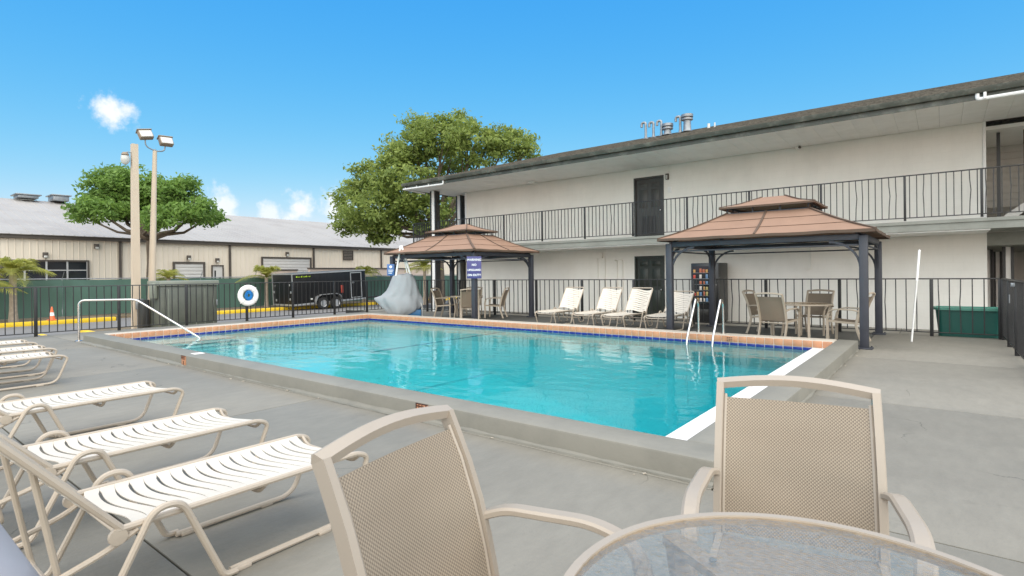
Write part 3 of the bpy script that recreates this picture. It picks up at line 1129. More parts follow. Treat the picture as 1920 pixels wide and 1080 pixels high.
# courses of shingles: each a thin strip that stands a little proud of the one below
ns = 26
for k in range(ns):
    t0, t1 = k / ns, (k + 1.12) / ns
    t1 = min(t1, 1)
    def rp(t, left):
        y = EY + (RY - EY) * t
        z = EZ + 0.13 + (RZ - EZ - 0.13) * t
        return Vector((EX0 + (HX - EX0) * t if left else X1, y, z))
    up = Vector((0, -0.30, 1)).normalized()
    a, b = rp(t0, True) + up * 0.024, rp(t0, False) + up * 0.024
    c_, d_ = rp(t1, False) + up * 0.008, rp(t1, True) + up * 0.008
    a2, b2_ = a - up * 0.018, b - up * 0.018
    MB().add([a, b, c_, d_, a2, b2_], [(0, 1, 2, 3), (4, 5, 1, 0)]).build('shingle_course', 'shingle', roof, smooth=0)
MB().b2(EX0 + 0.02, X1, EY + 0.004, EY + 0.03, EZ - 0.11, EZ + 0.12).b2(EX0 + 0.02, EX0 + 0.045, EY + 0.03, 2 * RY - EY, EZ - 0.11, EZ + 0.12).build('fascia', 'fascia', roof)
prof = [(-0.055, -0.06), (0.03, -0.06), (0.055, 0.0), (0.06, 0.055), (0.05, 0.055), (0.045, 0.0), (0.022, -0.05), (-0.045, -0.05), (-0.045, 0.055), (-0.055, 0.055)]
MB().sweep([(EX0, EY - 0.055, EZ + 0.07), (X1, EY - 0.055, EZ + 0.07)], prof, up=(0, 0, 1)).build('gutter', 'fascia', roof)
# soffit boards
w = 0.42
n = int((X1 - EX0) / w)
sm_ = MB().box((0, 0, 0), (w - 0.003, WY - EY - 0.05, 0.016), 0.003).mesh('soffit_panel', 'soffit')
for k in range(n):
    place('soffit_panel', sm_, roof, (EX0 + 0.07 + w * (k + 0.5), (EY + WY) / 2 + 0.01, EZ - 0.085))
MB().b2(EX0 + 0.06, X1, EY + 0.04, WY + 0.2, EZ - 0.07, EZ - 0.062).build('soffit_bed', 'brown_trim', roof)
MB().b2(EX0 + 0.06, WX0 - 0.005, WY + 0.01, 24, EZ - 0.09, EZ - 0.075).build('soffit_panel', 'soffit', roof)
# white drain pipes under the gutter
MB().tube(fillet([(-17.72, EY - 0.02, 5.02), (-15.36, EY - 0.02, 4.99), (-15.36, EY - 0.02, 5.12)], 0.05), 0.035, 8).tube(fillet([(-17.70, EY, 5.02), (-17.5, 16.2, 4.93)], 0.05), 0.035).build('drain_pipe', 'white_plastic', roof)
for x in (-17.6, -16.9, -16.2):
    MB().b2(x - 0.012, x + 0.012, EY - 0.03, EY, 5.02, 5.09).build('pipe_strap', 'white_plastic', roof)
MB().tube(fillet([(0.60, EY - 0.03, 5.14), (0.60, EY - 0.03, 5.01), (6.0, EY - 0.03, 5.03)], 0.05), 0.04, 8).build('drain_pipe', 'white_plastic', roof)
MB().box((0.72, EY - 0.03, 5.06), (0.05, 0.12, 0.14), 0.008).build('pipe_strap', 'white_plastic', roof)
# columns of the west end and of the breezeway
for (x, y) in ((-17.0, 16.32), (-17.15, 18.05), (-17.15, 21.5)):
    c_ = MB().b2(x - 0.13, x + 0.13, y - 0.11, y + 0.11, WALK, 4.99).build('column', 'white_paint', bld)
    for sx in (-1, 1):
        MB().b2(x + sx * 0.13 - 0.035, x + sx * 0.13 + 0.035, y - 0.13, y + 0.13, WALK, 4.99).build('column_edge', 'black_metal', c_)
MB().box((-16.62, 17.9, 1.0), (0.05, 0.9, 2.05), 0.01).build('side_door', 'door_paint', bld)
# wall fittings
MB().box((-9.83, WY - 0.05, 2.06), (0.22, 0.10, 0.18), 0.01).tube(fillet([(-9.63, WY - 0.03, WALK), (-9.63, WY - 0.03, 2.05), (-9.75, WY - 0.03, 2.05)], 0.05), 0.018) \
    .tube([(-9.92, WY - 0.03, WALK), (-9.92, WY - 0.03, 2.0)], 0.014).build('conduit_box', 'stucco', bld)
MB().tube(fillet([(-9.15, WY - 0.03, WALK), (-9.15, WY - 0.03, 1.88), (-9.2, WY - 0.12, 1.88)], 0.04), 0.02).build('wall_pipe', 'stucco', bld)
MB().tube(fillet([(-8.93, WY - 0.03, WALK), (-8.93, WY - 0.03, 1.88), (-9.05, WY - 0.03, 1.88)], 0.04), 0.022).build('wall_pipe', 'stucco', bld)
wl = MB().box((-7.24, WY - 0.045, 4.64), (0.10, 0.09, 0.20), 0.01).build('wall_light', 'brown_trim', bld)
MB().box((-7.245, WY - 0.09, 4.62), (0.06, 0.02, 0.13), 0.004).build('lamp_glass', 'lens', wl)
MB().tube([(-7.2, WY - 0.015, 4.72), (-7.2, WY - 0.015, 5.02)], 0.010).build('conduit', 'stucco', bld)
MB().box((-7.17, WY - 0.008, 4.2), (0.13, 0.016, 0.20), 0.004).build('notice_plate', 'white_paint', bld)
cmr = MB().box((-3.28, WY - 0.10, 5.0), (0.10, 0.16, 0.07), 0.01).build('camera_bracket', 'soffit', bld)
MB().lathe([(0.0, 0.0), (0.035, 0.01), (0.038, 0.06), (0.0, 0.08)], 12, (-3.20, WY - 0.2, 4.97), Matrix.Rotation(R(80), 3, 'X')).build('camera_lens', 'brown_trim', cmr)
MB().box((-12.55, WY - 0.5, 4.985), (0.26, 0.16, 0.10), 0.02).build('soffit_light', 'soffit', bld)
MB().tube(fillet([(-2.98, WY - 0.02, 2.28), (-2.98, WY - 0.02, 1.5), (-3.08, WY - 0.06, 1.45), (-3.12, WY - 0.06, 1.52)], 0.04), 0.012).build('wall_pipe', 'stucco', bld)
# roof vents


def gooseneck(x, y, h):
    z = 5.25 + (y - EY) * (RZ - EZ - 0.13) / (RY - EY)
    return MB().tube(fillet([(x, y, z - 0.05), (x, y, z + h), (x - 0.16, y, z + h), (x - 0.16, y, z + h - 0.16)], 0.09, 6), 0.045, 10) \
        .lathe([(0.13, 0.0), (0.06, 0.05), (0.05, 0.12)], 12, (x, y, z)).build('vent_pipe', 'galv', roof)


def cap_vent(x, y, h, r):
    z = 5.25 + (y - EY) * (RZ - EZ - 0.13) / (RY - EY)
    return MB().lathe([(r * 1.3, 0.0), (r * 0.9, 0.04), (r * 0.78, 0.10), (r * 0.72, h - 0.22), (r * 1.15, h - 0.20), (r * 1.15, h - 0.15), (r * 0.8, h - 0.15),
                       (r * 0.8, h - 0.10), (r * 1.2, h - 0.10), (r * 1.2, h - 0.01), (0.0, h + 0.03)], 18, (x, y, z)).build('vent_stack', 'galv', roof)


for x, h in ((-8.55, 0.62), (-8.25, 0.58), (-7.95, 0.58)):
    gooseneck(x, 18.9, h)
cap_vent(-7.72, 18.9, 0.42, 0.17)
gooseneck(-7.25, 18.9, 0.60)
cap_vent(-7.00, 18.9, 0.62, 0.17)
for x in (-6.22, -6.02):
    z = 5.25 + 3.6 * 0.295
    MB().tube([(x, 18.8, z - 0.1), (x, 18.8, z + 0.16)], 0.045 if x < -6.1 else 0.025, 10).build('vent_pipe', 'pvc', roof)

for k in range(9):
    MB().box((4.95, 20.6, 3.25 + 0.19 * k), (8.05, 0.05, 0.184), 0.006, Matrix.Rotation(R(5), 3, 'X')).build('siding_board', 'breeze_grey', bld)
# breezeway on the right: far wall, ceilings, posts, stair
bw = MB()
bw.b2(1.0, 9, 26.0, 26.2, WALK - 0.2, 5.0)
bw.build('breezeway_wall', 'breeze_grey', bld, smooth=0)
MB().b2(WX1 + 0.003, 9, WY + 0.02, 26, 2.0, 2.32).build('breezeway_ceiling', 'slab_paint', bld)
MB().b2(WX1 + 0.003, 9, WY + 0.25, 26, 4.86, 4.95).build('breezeway_ceiling', 'soffit', bld)
for (x, y) in ((1.05, 21.6), (1.33, 19.2), (2.0, 19.2), (1.42, 24.2)):
    c_ = MB().b2(x - 0.08, x + 0.08, y - 0.08, y + 0.08, WALK, 1.995).build('column', 'white_paint', bld)
    for sx in (-1, 1):
        MB().b2(x + sx * 0.08 - 0.03, x + sx * 0.08 + 0.03, y - 0.1, y + 0.1, WALK, 1.995).build('column_edge', 'black_metal', c_)
st = MB().add([(1.25, 19.0, 2.56), (3.8, 19.0, 4.6), (3.8, 19.0, 4.85), (1.25, 19.0, 2.8), (1.25, 19.06, 2.56), (3.8, 19.06, 4.6), (3.8, 19.06, 4.85), (1.25, 19.06, 2.8)],
              [(0, 1, 2, 3), (7, 6, 5, 4), (0, 4, 5, 1), (3, 2, 6, 7), (0, 3, 7, 4), (1, 5, 6, 2)]).build('stair_stringer', 'white_paint', bld)
for k in range(9):
    MB().b2(1.3 + 0.27 * k, 1.62 + 0.27 * k, 19.07, 20.2, 2.66 + 0.215 * k, 2.70 + 0.215 * k).build('stair_tread', 'slab_paint', bld)
for x in (1.12, 1.62):
    MB().b2(x - 0.035, x + 0.035, 18.4, 18.47, 2.57, 4.85).build('breezeway_post', 'black_metal', bld)
# ================================================================== GAZEBOS


def gazebo(label, cx, cy, W_, D_, ph=2.06):
    root = thing('gazebo', label, 'gazebo', (cx, cy, 0), 0, 'gazebos beside the pool')
    hx, hy = W_ / 2, D_ / 2
    pm = MB().box((0, 0, ph / 2), (0.135, 0.135, ph), 0.008).mesh('post', 'gazebo_metal')
    fm = MB().box((0, 0, 0.012), (0.26, 0.26, 0.024), 0.006)
    for sx in (-1, 1):
        for sy in (-1, 1):
            fm.lathe([(0.014, 0.0), (0.014, 0.035), (0.0, 0.036)], 6, (sx * 0.1, sy * 0.1, 0.012))
    fm = fm.mesh('foot_plate', 'gazebo_metal')
    for sx in (-1, 1):
        for sy in (-1, 1):
            p = place('post', pm, root, (sx * hx, sy * hy, 0))
            place('foot_plate', fm, p)
            for ax in (0, 1):
                d = Vector((-sx, 0, 0)) if ax == 0 else Vector((0, -sy, 0))
                P = [d * (0.05 + 0.5 * (1 - math.cos(t))) + Vector((0, 0, ph - 0.60 + 0.5 * math.sin(t))) for t in [R(90) * k / 8 for k in range(9)]]
                MB().sweep(P, [(-0.02, -0.018), (0.02, -0.018), (0.02, 0.018), (-0.02, 0.018)], up=tuple(d.cross(Vector((0, 0, 1))))).build('brace', 'gazebo_metal', p)
    for sy in (-1, 1):
        MB().box((0, sy * hy, ph - 0.02), (W_ - 0.137, 0.06, 0.11), 0.006).build('beam', 'gazebo_metal', root)
        MB().box((0, sy * hy, ph - 0.17), (W_ - 0.137, 0.03, 0.03), 0.004).build('rail', 'gazebo_metal', root)
    for sx in (-1, 1):
        MB().box((sx * hx, 0, ph - 0.02), (0.06, D_ - 0.137, 0.11), 0.006).build('beam', 'gazebo_metal', root)
        MB().box((sx * hx, 0, ph - 0.17), (0.03, D_ - 0.137, 0.03), 0.004).build('rail', 'gazebo_metal', root)
    # canopy: three rows of cloth panels on each side, split by a middle rib
    ez, tz = ph + 0.10, ph + 0.66
    ex, ey = hx + 0.20, hy + 0.20
    tx, ty = hx * 0.44, hy * 0.44
    rows = [0.0, 0.36, 0.70, 1.0]

    def corner(sx, sy, t):
        s_ = -0.035 * math.sin(math.pi * t)
        return Vector((sx * (ex + (tx - ex) * t), sy * (ey + (ty - ey) * t), ez + (tz - ez) * t + s_))
    sides = [((-1, -1), (1, -1)), ((1, -1), (1, 1)), ((1, 1), (-1, 1)), ((-1, 1), (-1, -1))]
    for a, b in sides:
        for r_ in range(3):
            for h_ in range(2):
                t0, t1 = rows[r_], rows[r_ + 1]

                def fn(u, v, a=a, b=b, t0=t0, t1=t1, h_=h_):
                    t = t0 + (t1 - t0) * v
                    q = (h_ + u) / 2
                    pt = corner(*a, t).lerp(corner(*b, t), q)
                    pt.z -= 0.020 * math.sin(math.pi * u) * math.sin(math.pi * min(1, v * 0.8 + 0.1))
                    pt.z += 0.012 * (1 - v)
                    return pt
                MB().grid(fn, 8, 4, 0.006).build('canopy_panel', 'canopy', root)
        # valance
        A, B = corner(*a, 0), corner(*b, 0)
        nn = (B - A).cross(Vector((0, 0, 1))).normalized()

        def fv(u, v, A=A, B=B, nn=nn):
            p = A.lerp(B, u)
            return p + nn * 0.006 + Vector((0, 0, 0.008 - 0.055 * v + 0.006 * math.sin(u * 25)))
        MB().grid(fv, 24, 1, 0.004).build('valance', 'canopy_seam', root)
        mid0, mid1 = A.lerp(B, 0.5), corner(*a, 1).lerp(corner(*b, 1), 0.5)
        P = [corner(*a, t).lerp(corner(*b, t), 0.5) + Vector((0, 0, 0.016)) for t in (0, 0.25, 0.5, 0.75, 1)]
        MB().sweep(P, [(-0.022, -0.008), (0.022, -0.008), (0.022, 0.008), (-0.022, 0.008)], up=(0, 0, 1)).build('rib', 'canopy_seam', root)
        P = [corner(*a, t) + Vector((0, 0, 0.014)) for t in (0, 0.25, 0.5, 0.75, 1)]
        MB().sweep(P, [(-0.03, -0.012), (0.03, -0.012), (0.03, 0.010), (-0.03, 0.010)], up=(0, 0, 1)).build('rib', 'canopy_seam', root)
        MB().sweep([Vector((a[0] * hx, a[1] * hy, ph)), Vector((a[0] * tx, a[1] * ty, tz - 0.06))], [(-0.02, -0.02), (0.02, -0.02), (0.02, 0.02), (-0.02, 0.02)], up=(0, 0, 1)).build('rafter', 'gazebo_metal', root)
    # raised cap
    vz = tz + 0.10
    ring = [Vector((sx * tx, sy * ty, 0)) for sx, sy in ((-1, -1), (1, -1), (1, 1), (-1, 1))]
    for i in range(4):
        A, B = ring[i], ring[(i + 1) % 4]
        for z in (tz - 0.02, vz + 0.02):
            MB().sweep([A + Vector((0, 0, z)), B + Vector((0, 0, z))], [(-0.02, -0.02), (0.02, -0.02), (0.02, 0.02), (-0.02, 0.02)], up=(0, 0, 1)).build('vent_frame', 'gazebo_metal', root)
        for q in (0.0, 0.33, 0.67):
            p = A.lerp(B, q)
            MB().box((p.x, p.y, (tz + vz) / 2), (0.025, 0.025, vz - tz + 0.02)).build('vent_post', 'gazebo_metal', root)
    cx_, cy_ = tx + 0.14, ty + 0.14
    rl = max(0.05, hx - hy) * 0.6
    top = vz + 0.27
    C = [Vector((sx * cx_, sy * cy_, vz + 0.02)) for sx, sy in ((-1, -1), (1, -1), (1, 1), (-1, 1))]
    Tp = [Vector((-rl, 0, top)), Vector((rl, 0, top)), Vector((rl, 0, top)), Vector((-rl, 0, top))]
    for i in range(4):
        a, b, c_, d_ = C[i], C[(i + 1) % 4], Tp[(i + 1) % 4], Tp[i]

        def fc(u, v, a=a, b=b, c_=c_, d_=d_):
            p = a.lerp(b, u).lerp(d_.lerp(c_, u), v)
            p.z -= 0.03 * math.sin(math.pi * v)
            return p
        MB().grid(fc, 8, 4, 0.006).build('cap_panel', 'canopy', root)
        nn = (b - a).cross(Vector((0, 0, 1))).normalized()
        MB().grid(lambda u, v, a=a, b=b, nn=nn: a.lerp(b, u) + nn * 0.005 + Vector((0, 0, 0.005 - 0.04 * v)), 6, 1, 0.004).build('cap_valance', 'canopy_seam', root)
        MB().sweep([a + Vector((0, 0, 0.01)), a.lerp(d_, 0.5) + Vector((0, 0, -0.02)), d_ + Vector((0, 0, 0.01))], [(-0.016, -0.008), (0.016, -0.008), (0.016, 0.008), (-0.016, 0.008)], up=(0, 0, 1)).build('cap_rib', 'canopy_seam', root)
    return root


gr_x, gr_y = -2.955, 13.17
gl_x, gl_y = -12.56, 13.25
gazebo('brown canopy gazebo over the table set nearest the vending machine', gr_x, gr_y, 3.65, 2.84)
gazebo('brown canopy gazebo beside the covered pool lift at the far corner', gl_x, gl_y, 3.65, 2.80)

# signs hung on the far gazebo
sp = (gl_x + 1.825, gl_y - 1.40)
d = Vector((0.66, -0.75, 0))
s1 = thing('warning_sign', 'navy warning sign hung on the front post of the far gazebo', 'sign', (sp[0] + d.x * 0.12, sp[1] + d.y * 0.12, 1.30), math.atan2(d.x, -d.y))
MB().box((0, 0, 0.33), (0.42, 0.008, 0.64), 0.003).build('board', 'sign_navy', s1)
for k, tline in enumerate(('WARNING', 'NO', 'LIFEGUARD', 'ON DUTY')):
    text('lettering', tline, 0.085 if k != 2 else 0.075, 'sign_white', s1, (0, -0.006, 0.55 - 0.147 * k), (R(90), 0, 0), bold=0.002)
sp = (gl_x - 1.825, gl_y - 1.40)
s2 = thing('lift_sign', 'small light blue notice on the left post of the far gazebo', 'sign', (sp[0] + 0.02, sp[1] - 0.10, 1.42), R(38))
MB().box((0, 0, 0.19), (0.24, 0.008, 0.38), 0.003).build('board', 'sign_blue', s2)
MB().lathe([(0.045, 0.0), (0.045, 0.004), (0.0, 0.004)], 16, (0, -0.004, 0.29), Matrix.Rotation(R(90), 3, 'X')).build('emblem', 'sign_white', s2)
for k in range(3):
    MB().b2(-0.08, 0.08 - 0.02 * k, -0.007, -0.004, 0.17 - 0.05 * k, 0.19 - 0.05 * k).build('print_line', 'sign_white', s2)

# ================================================================== LOUNGERS
HWID = 0.305
PITCH = 0.0625


def curve_y(w):
    return 0.027 * math.sin(2 * math.pi * w * 0.95)


def half_gap(w, kind):
    # w in -0.5..0.5 across the sling
    if kind == 0:
        t = (w + 0.40) / 0.74
        return 0.0085 * (math.sin(math.pi * t) ** 0.8) * (1.15 - 0.5 * t) if 0 < t < 1 else 0.0
    t = (w + 0.44) / 0.78
    return 0.0062 * (1 - t) ** 0.7 * min(1.0, t * 14) + 0.0012 if 0 < t < 1 else 0.0


def strap_mesh(k0, length_sag=0.028):
    n = 18
    m = MB()
    W2 = HWID - 0.006

    def fn(u, v):
        w = u - 0.5
        lo = curve_y(w) + half_gap(w, k0) + 0.0004
        hi = PITCH + curve_y(w) - half_gap(w, 1 - k0) - 0.0004
        z = -length_sag * (1 - (2 * w) ** 2)
        return (w * 2 * W2, lo + (hi - lo) * v, z)
    m.grid(fn, n, 1, 0.0045)
    return m.mesh('strap', 'strap', smooth=50)


STRAPS = [strap_mesh(0), strap_mesh(1)]


def lounger(label, loc, rz, back_deg, group):
    root = thing('sun_lounger', label, 'lounger', loc, rz, group)
    L_ = 1.18
    for k in range(18):
        place('strap', STRAPS[k % 2], root, (0, 0.035 + k * PITCH, 0.387))
    for sx in (-1, 1):
        x = sx * HWID
        xo = sx * (HWID + 0.028)
        rail = fillet([(x, -0.02, 0.38), (x, L_, 0.38), (x, L_ + 0.075, 0.345), (x * 0.97, L_ - 0.05, 0.018), (x, 0.44, 0.018)], [0, 0.04, 0.05, 0.10, 0], 6)
        side = MB().tube(rail, 0.0155, 8)
        arch = fillet([(xo, 0.46, 0.018), (xo, 0.40, 0.018), (xo, 0.22, 0.43), (xo, 0.11, 0.43), (xo, -0.10, 0.018), (xo, -0.18, 0.018)], [0, 0.06, 0.09, 0.09, 0.06, 0], 6)
        side.tube(arch, 0.0155, 8)
        side.build('side_frame', 'lounge_frame', root)
        for y in (0.95, 0.50):
            MB().box((x, y, 0.010), (0.042, 0.075, 0.020), 0.005).build('foot_glide', 'lounge_frame', root)
    for y, z in ((L_ + 0.02, 0.372), (0.62, 0.372), (0.03, 0.365)):
        zz = z - 0.03
        MB().tube(fillet([(-HWID, y, z), (-HWID * 0.8, y, zz - 0.02), (HWID * 0.8, y, zz - 0.02), (HWID, y, z)], 0.05, 4), 0.0125, 8).build('cross_bar', 'lounge_frame', root)
    back = part_empty('backrest', root, (0, 0.0, 0.38), (R(180 - back_deg), 0, R(0)))
    # backrest is drawn along local +y; rotating about x by (180 - angle) turns it towards the head end
    for k in range(11):
        o = place('strap', STRAPS[k % 2], back, (0, 0.05 + k * PITCH, -0.006))
        o.scale = (1, 1, -1)
    bl = 0.78
    bf = MB().tube(fillet([(-HWID, 0.0, 0), (-HWID, bl, 0), (HWID, bl, 0), (HWID, 0.0, 0)], 0.06, 6), 0.0155, 8)
    bf.build('back_frame', 'lounge_frame', back)
    ba = R(back_deg)
    py, pz = -math.cos(ba) * bl * 0.55, 0.38 + math.sin(ba) * bl * 0.55
    prop = MB().tube(fillet([(-HWID * 0.8, py, pz), (-HWID * 0.8, py + 0.10, 0.13), (HWID * 0.8, py + 0.10, 0.13), (HWID * 0.8, py, pz)], 0.04, 5), 0.012, 8)
    prop.build('back_prop', 'lounge_frame', root)
    for sx in (-1, 1):
        MB().tube(fillet([(sx * HWID, 0.06, 0.36), (sx * HWID * 0.95, -0.05, 0.30), (sx * HWID * 0.95, py - 0.12, 0.20), (sx * HWID * 0.9, py - 0.16, 0.20)], 0.05, 5), 0.0135, 8).build('rear_bar', 'lounge_frame', root)
        MB().lathe([(0.0, -0.012), (0.034, -0.010), (0.036, 0.0), (0.034, 0.010), (0.0, 0.012)], 16, (sx * (HWID + 0.004), -0.015, 0.355), Matrix.Rotation(R(90), 3, 'Y')).build('hinge_plate', 'lounge_frame', root)
    MB().tube([(-HWID * 0.9, py - 0.16, 0.20), (HWID * 0.9, py - 0.16, 0.20)], 0.0125, 8).build('cross_bar', 'lounge_frame', root)
    for sx in (-1, 1):
        MB().tube(fillet([(sx * HWID * 0.9, py - 0.16, 0.20), (sx * HWID * 0.9, py - 0.20, 0.018), (sx * HWID * 0.9, py - 0.10, 0.018)], 0.04, 5), 0.0125, 8).build('rear_leg', 'lounge_frame', root)
    return root


NG = 'cream strap loungers along the near side of the pool'
lounger('cream strap lounger nearest the camera, its foot behind the tan chair', (-2.995, 0.77, 0), R(1), 50, NG)
lounger('cream strap lounger, second from the camera in the near row', (-4.17, 0.78, 0), R(2), 47, NG)
lounger('cream strap lounger, third from the camera, gap beyond it', (-5.92, 0.88, 0), R(3), 40, NG)
lounger('cream strap lounger at left edge, nearest of the three beside the handrail', (-9.72, 0.86, 0), R(2), 38, NG)
lounger('cream strap lounger at left edge, middle of the three beside the handrail', (-10.83, 0.98, 0), R(1), 38, NG)
lounger('cream strap lounger at left edge, farthest of the three beside the handrail', (-12.10, 1.0, 0), R(1), 38, NG)
FG = 'cream loungers in a row by the far fence'
lounger('cream lounger with raised back, leftmost in the far row by the fence', (-8.62, 13.55, 0), R(182), 54, FG)
lounger('cream lounger with raised back, second from left in the far row', (-7.36, 13.50, 0), R(180), 54, FG)
lounger('cream lounger with raised back in front of the lower door', (-6.42, 13.40, 0), R(179), 54, FG)
lounger('cream lounger with lower back, partly behind the gazebo post', (-5.40, 13.60, 0), R(181), 44, FG)

# ================================================================== CHAIRS AND TABLES


def sling_mesh(fn, nu, nv, lu, lv, material):
    m = MB().grid(fn, nu, nv, 0.004)
    me = m.mesh('sling', material, smooth=50)
    uvl = me.uv_layers.new(name='UVMap')
    w = nv + 1
    N = (nu + 1) * w
    for lp in me.loops:
        vi = lp.vertex_index % N
        uvl.data[lp.index].uv = ((vi // w) / nu * lu, (vi % w) / nv * lv)
    return me


def back_pt(t):
    """side profile of the back upright, t 0 (seat) .. 1 (top): returns y, z"""
    P = [(-0.235, 0.40), (-0.262, 0.54), (-0.300, 0.68), (-0.350, 0.82), (-0.415, 0.955)]
    k = min(int(t * 4), 3)
    u = t * 4 - k
    a, b = P[k], P[k + 1]
    return a[0] + (b[0] - a[0]) * u, a[1] + (b[1] - a[1]) * u


def chair_meshes(frame, weave):
    M_ = {}
    prof = [(-0.014, -0.023), (0.010, -0.023), (0.014, -0.019), (0.014, 0.019), (0.010, 0.023), (-0.014, 0.023)]
    for sx in (-1, 1):
        x = sx * 0.272
        up_pts = [(x, -0.335, 0.008), (x, -0.30, 0.10), (x, -0.255, 0.24), (x, -0.228, 0.36)] + [(x, *back_pt(t)) for t in (0.12, 0.3, 0.5, 0.7, 0.9, 1.0)]
        M_['upright%d' % sx] = MB().sweep(up_pts, prof, up=(0, 1, 0)).mesh('upright', frame)
        M_['inner%d' % sx] = MB().tube([(sx * 0.252, back_pt(t)[0] + 0.004, back_pt(t)[1]) for t in (0.03, 0.25, 0.5, 0.75, 0.93)], 0.008, 6).mesh('sling_rail', frame)
        xa = sx * 0.305
        arm = fillet([(sx * 0.287, -0.285, 0.625), (xa, -0.20, 0.655), (xa + sx * 0.01, 0.10, 0.665), (xa, 0.235, 0.625), (xa - sx * 0.02, 0.27, 0.45)], [0, 0.08, 0.1, 0.09, 0], 6)
        ap = [(-0.027, -0.008), (-0.020, -0.013), (0.020, -0.013), (0.027, -0.008), (0.027, 0.006), (0.018, 0.013), (-0.018, 0.013), (-0.027, 0.006)]
        M_['arm%d' % sx] = MB().sweep(arm, ap, up=(0, -0.25, 1)).mesh('arm', frame)
        M_['leg%d' % sx] = MB().sweep([(xa - sx * 0.02, 0.27, 0.47), (xa - sx * 0.02, 0.262, 0.25), (xa - sx * 0.02, 0.27, 0.008)], [(-0.014, -0.024), (0.014, -0.024), (0.014, 0.024), (-0.014, 0.024)], up=(0, 1, 0)).mesh('leg', frame)
        M_['seat%d' % sx] = MB().sweep([(sx * 0.262, -0.235, 0.395), (sx * 0.262, 0.0, 0.405), (sx * 0.262, 0.26, 0.425)], [(-0.012, -0.02), (0.012, -0.02), (0.012, 0.02), (-0.012, 0.02)], up=(0, 0, 1)).mesh('seat_rail', frame)
    n = 12
    ty, tz = back_pt(1.0)
    top = [(-0.285 + 0.57 * k / n, ty - 0.018 * math.sin(math.pi * k / n), tz + 0.026 * math.sin(math.pi * k / n)) for k in range(n + 1)]
    M_['top'] = MB().sweep(top, [(-0.023, -0.013), (0.019, -0.016), (0.023, 0.010), (0.015, 0.016), (-0.020, 0.013)], up=(0, 0.35, 1)).mesh('top_rail', frame)
    M_['bar1'] = MB().tube([(-0.25, -0.228, 0.37), (0.25, -0.228, 0.37)], 0.012, 8).mesh('cross_bar', frame)
    M_['bar2'] = MB().tube([(-0.25, 0.245, 0.405), (0.25, 0.245, 0.405)], 0.012, 8).mesh('cross_bar', frame)

    def fb(u, v):
        y, z = back_pt(0.03 + 0.88 * v)
        y -= 0.035 * math.sin(math.pi * u) * (0.35 + 0.65 * math.sin(math.pi * min(1, v * 0.9 + 0.1)))
        return ((0.5 - u) * 2 * 0.246, y + 0.006, z)
    M_['back'] = sling_mesh(fb, 14, 16, 0.5, 0.52, weave)

    def fs_(u, v):
        return ((u - 0.5) * 2 * 0.25, -0.235 + 0.49 * v, 0.41 + 0.03 * v - 0.035 * math.sin(math.pi * u) * math.sin(math.pi * (0.15 + 0.7 * v)))
    M_['seatsling'] = sling_mesh(fs_, 12, 12, 0.5, 0.5, weave)
    M_['glide'] = MB().box((0, 0, 0.006), (0.034, 0.052, 0.012), 0.003).mesh('foot_cap', 'rubber')
    return M_


CH = {'near': chair_meshes('chair_frame', 'weave'), 'far': chair_meshes('chair_frame_far', 'weave_far')}


def chair(label, x, y, facing_deg, kind, group):
    """facing_deg: direction the sitter looks, counter-clockwise from +X"""
    M_ = CH[kind]
    root = thing('patio_chair', label, 'chair', (x, y, 0), R(facing_deg - 90), group)
    place('back_sling', M_['back'], root)
    place('seat_sling', M_['seatsling'], root)
    place('top_rail', M_['top'], root)
    place('cross_bar', M_['bar1'], root)
    place('cross_bar', M_['bar2'], root)
    for sx in (-1, 1):
        place('upright', M_['upright%d' % sx], root)
        place('sling_rail', M_['inner%d' % sx], root)
        place('arm', M_['arm%d' % sx], root)
        place('seat_rail', M_['seat%d' % sx], root)
        l = place('leg', M_['leg%d' % sx], root)
        place('foot_cap', M_['glide'], l, (sx * 0.285, 0.27, -0.003))
    return root


def round_table(label, x, y, r, frame, rz, group):
    root = thing('patio_table', label, 'table', (x, y, 0), rz, group)
    h = 0.73
    ring = [(r * math.cos(2 * math.pi * k / 64), r * math.sin(2 * math.pi * k / 64), h - 0.006) for k in range(64)]
    MB().sweep(ring, [(-0.012, -0.017), (0.010, -0.017), (0.014, 0.0), (0.010, 0.011), (-0.012, 0.011)], up=(0, 0, 1), closed=True).build('rim', frame, root)
    MB().lathe([(0.02, h - 0.008), (r - 0.012, h - 0.008), (r - 0.012, h), (0.02, h), (0.02, h - 0.008)], 64).build('glass_top', 'table_glass', root, smooth=30)
    for a in (0, 90):
        dx, dy = math.cos(R(a)), math.sin(R(a))
        MB().sweep([(-dx * (r - 0.02), -dy * (r - 0.02), h - 0.030 - 0.0001 * a), (dx * (r - 0.02), dy * (r - 0.02), h - 0.030 - 0.0001 * a)], [(-0.026, -0.012), (0.026, -0.012), (0.026, 0.012), (-0.026, 0.012)], up=(0, 0, 1)).build('brace', frame, root)
    for k in range(4):
        a = R(90 * k)
        c_, s_ = math.cos(a), math.sin(a)
        P = [(c_ * q, s_ * q, z) for q, z in ((r - 0.04, h - 0.03), (r - 0.09, 0.5), (r - 0.11, 0.3), (r - 0.07, 0.006))]
        lg = MB().sweep(fillet(P, 0.12, 5), [(-0.016, -0.024), (0.016, -0.024), (0.016, 0.024), (-0.016, 0.024)], up=(-s_, c_, 0)).build('leg', frame, root)
        MB().lathe([(0.009, 0), (0.009, 0.004), (0.0, 0.006)], 10, (c_ * (r - 0.19), s_ * (r - 0.19), h - 0.018)).build('bolt', 'galv', root)
    MB().lathe([(0.03, h - 0.012), (0.032, h + 0.003), (0.022, h + 0.005), (0.02, h - 0.012)], 20).build('umbrella_ring', frame, root)
    return root


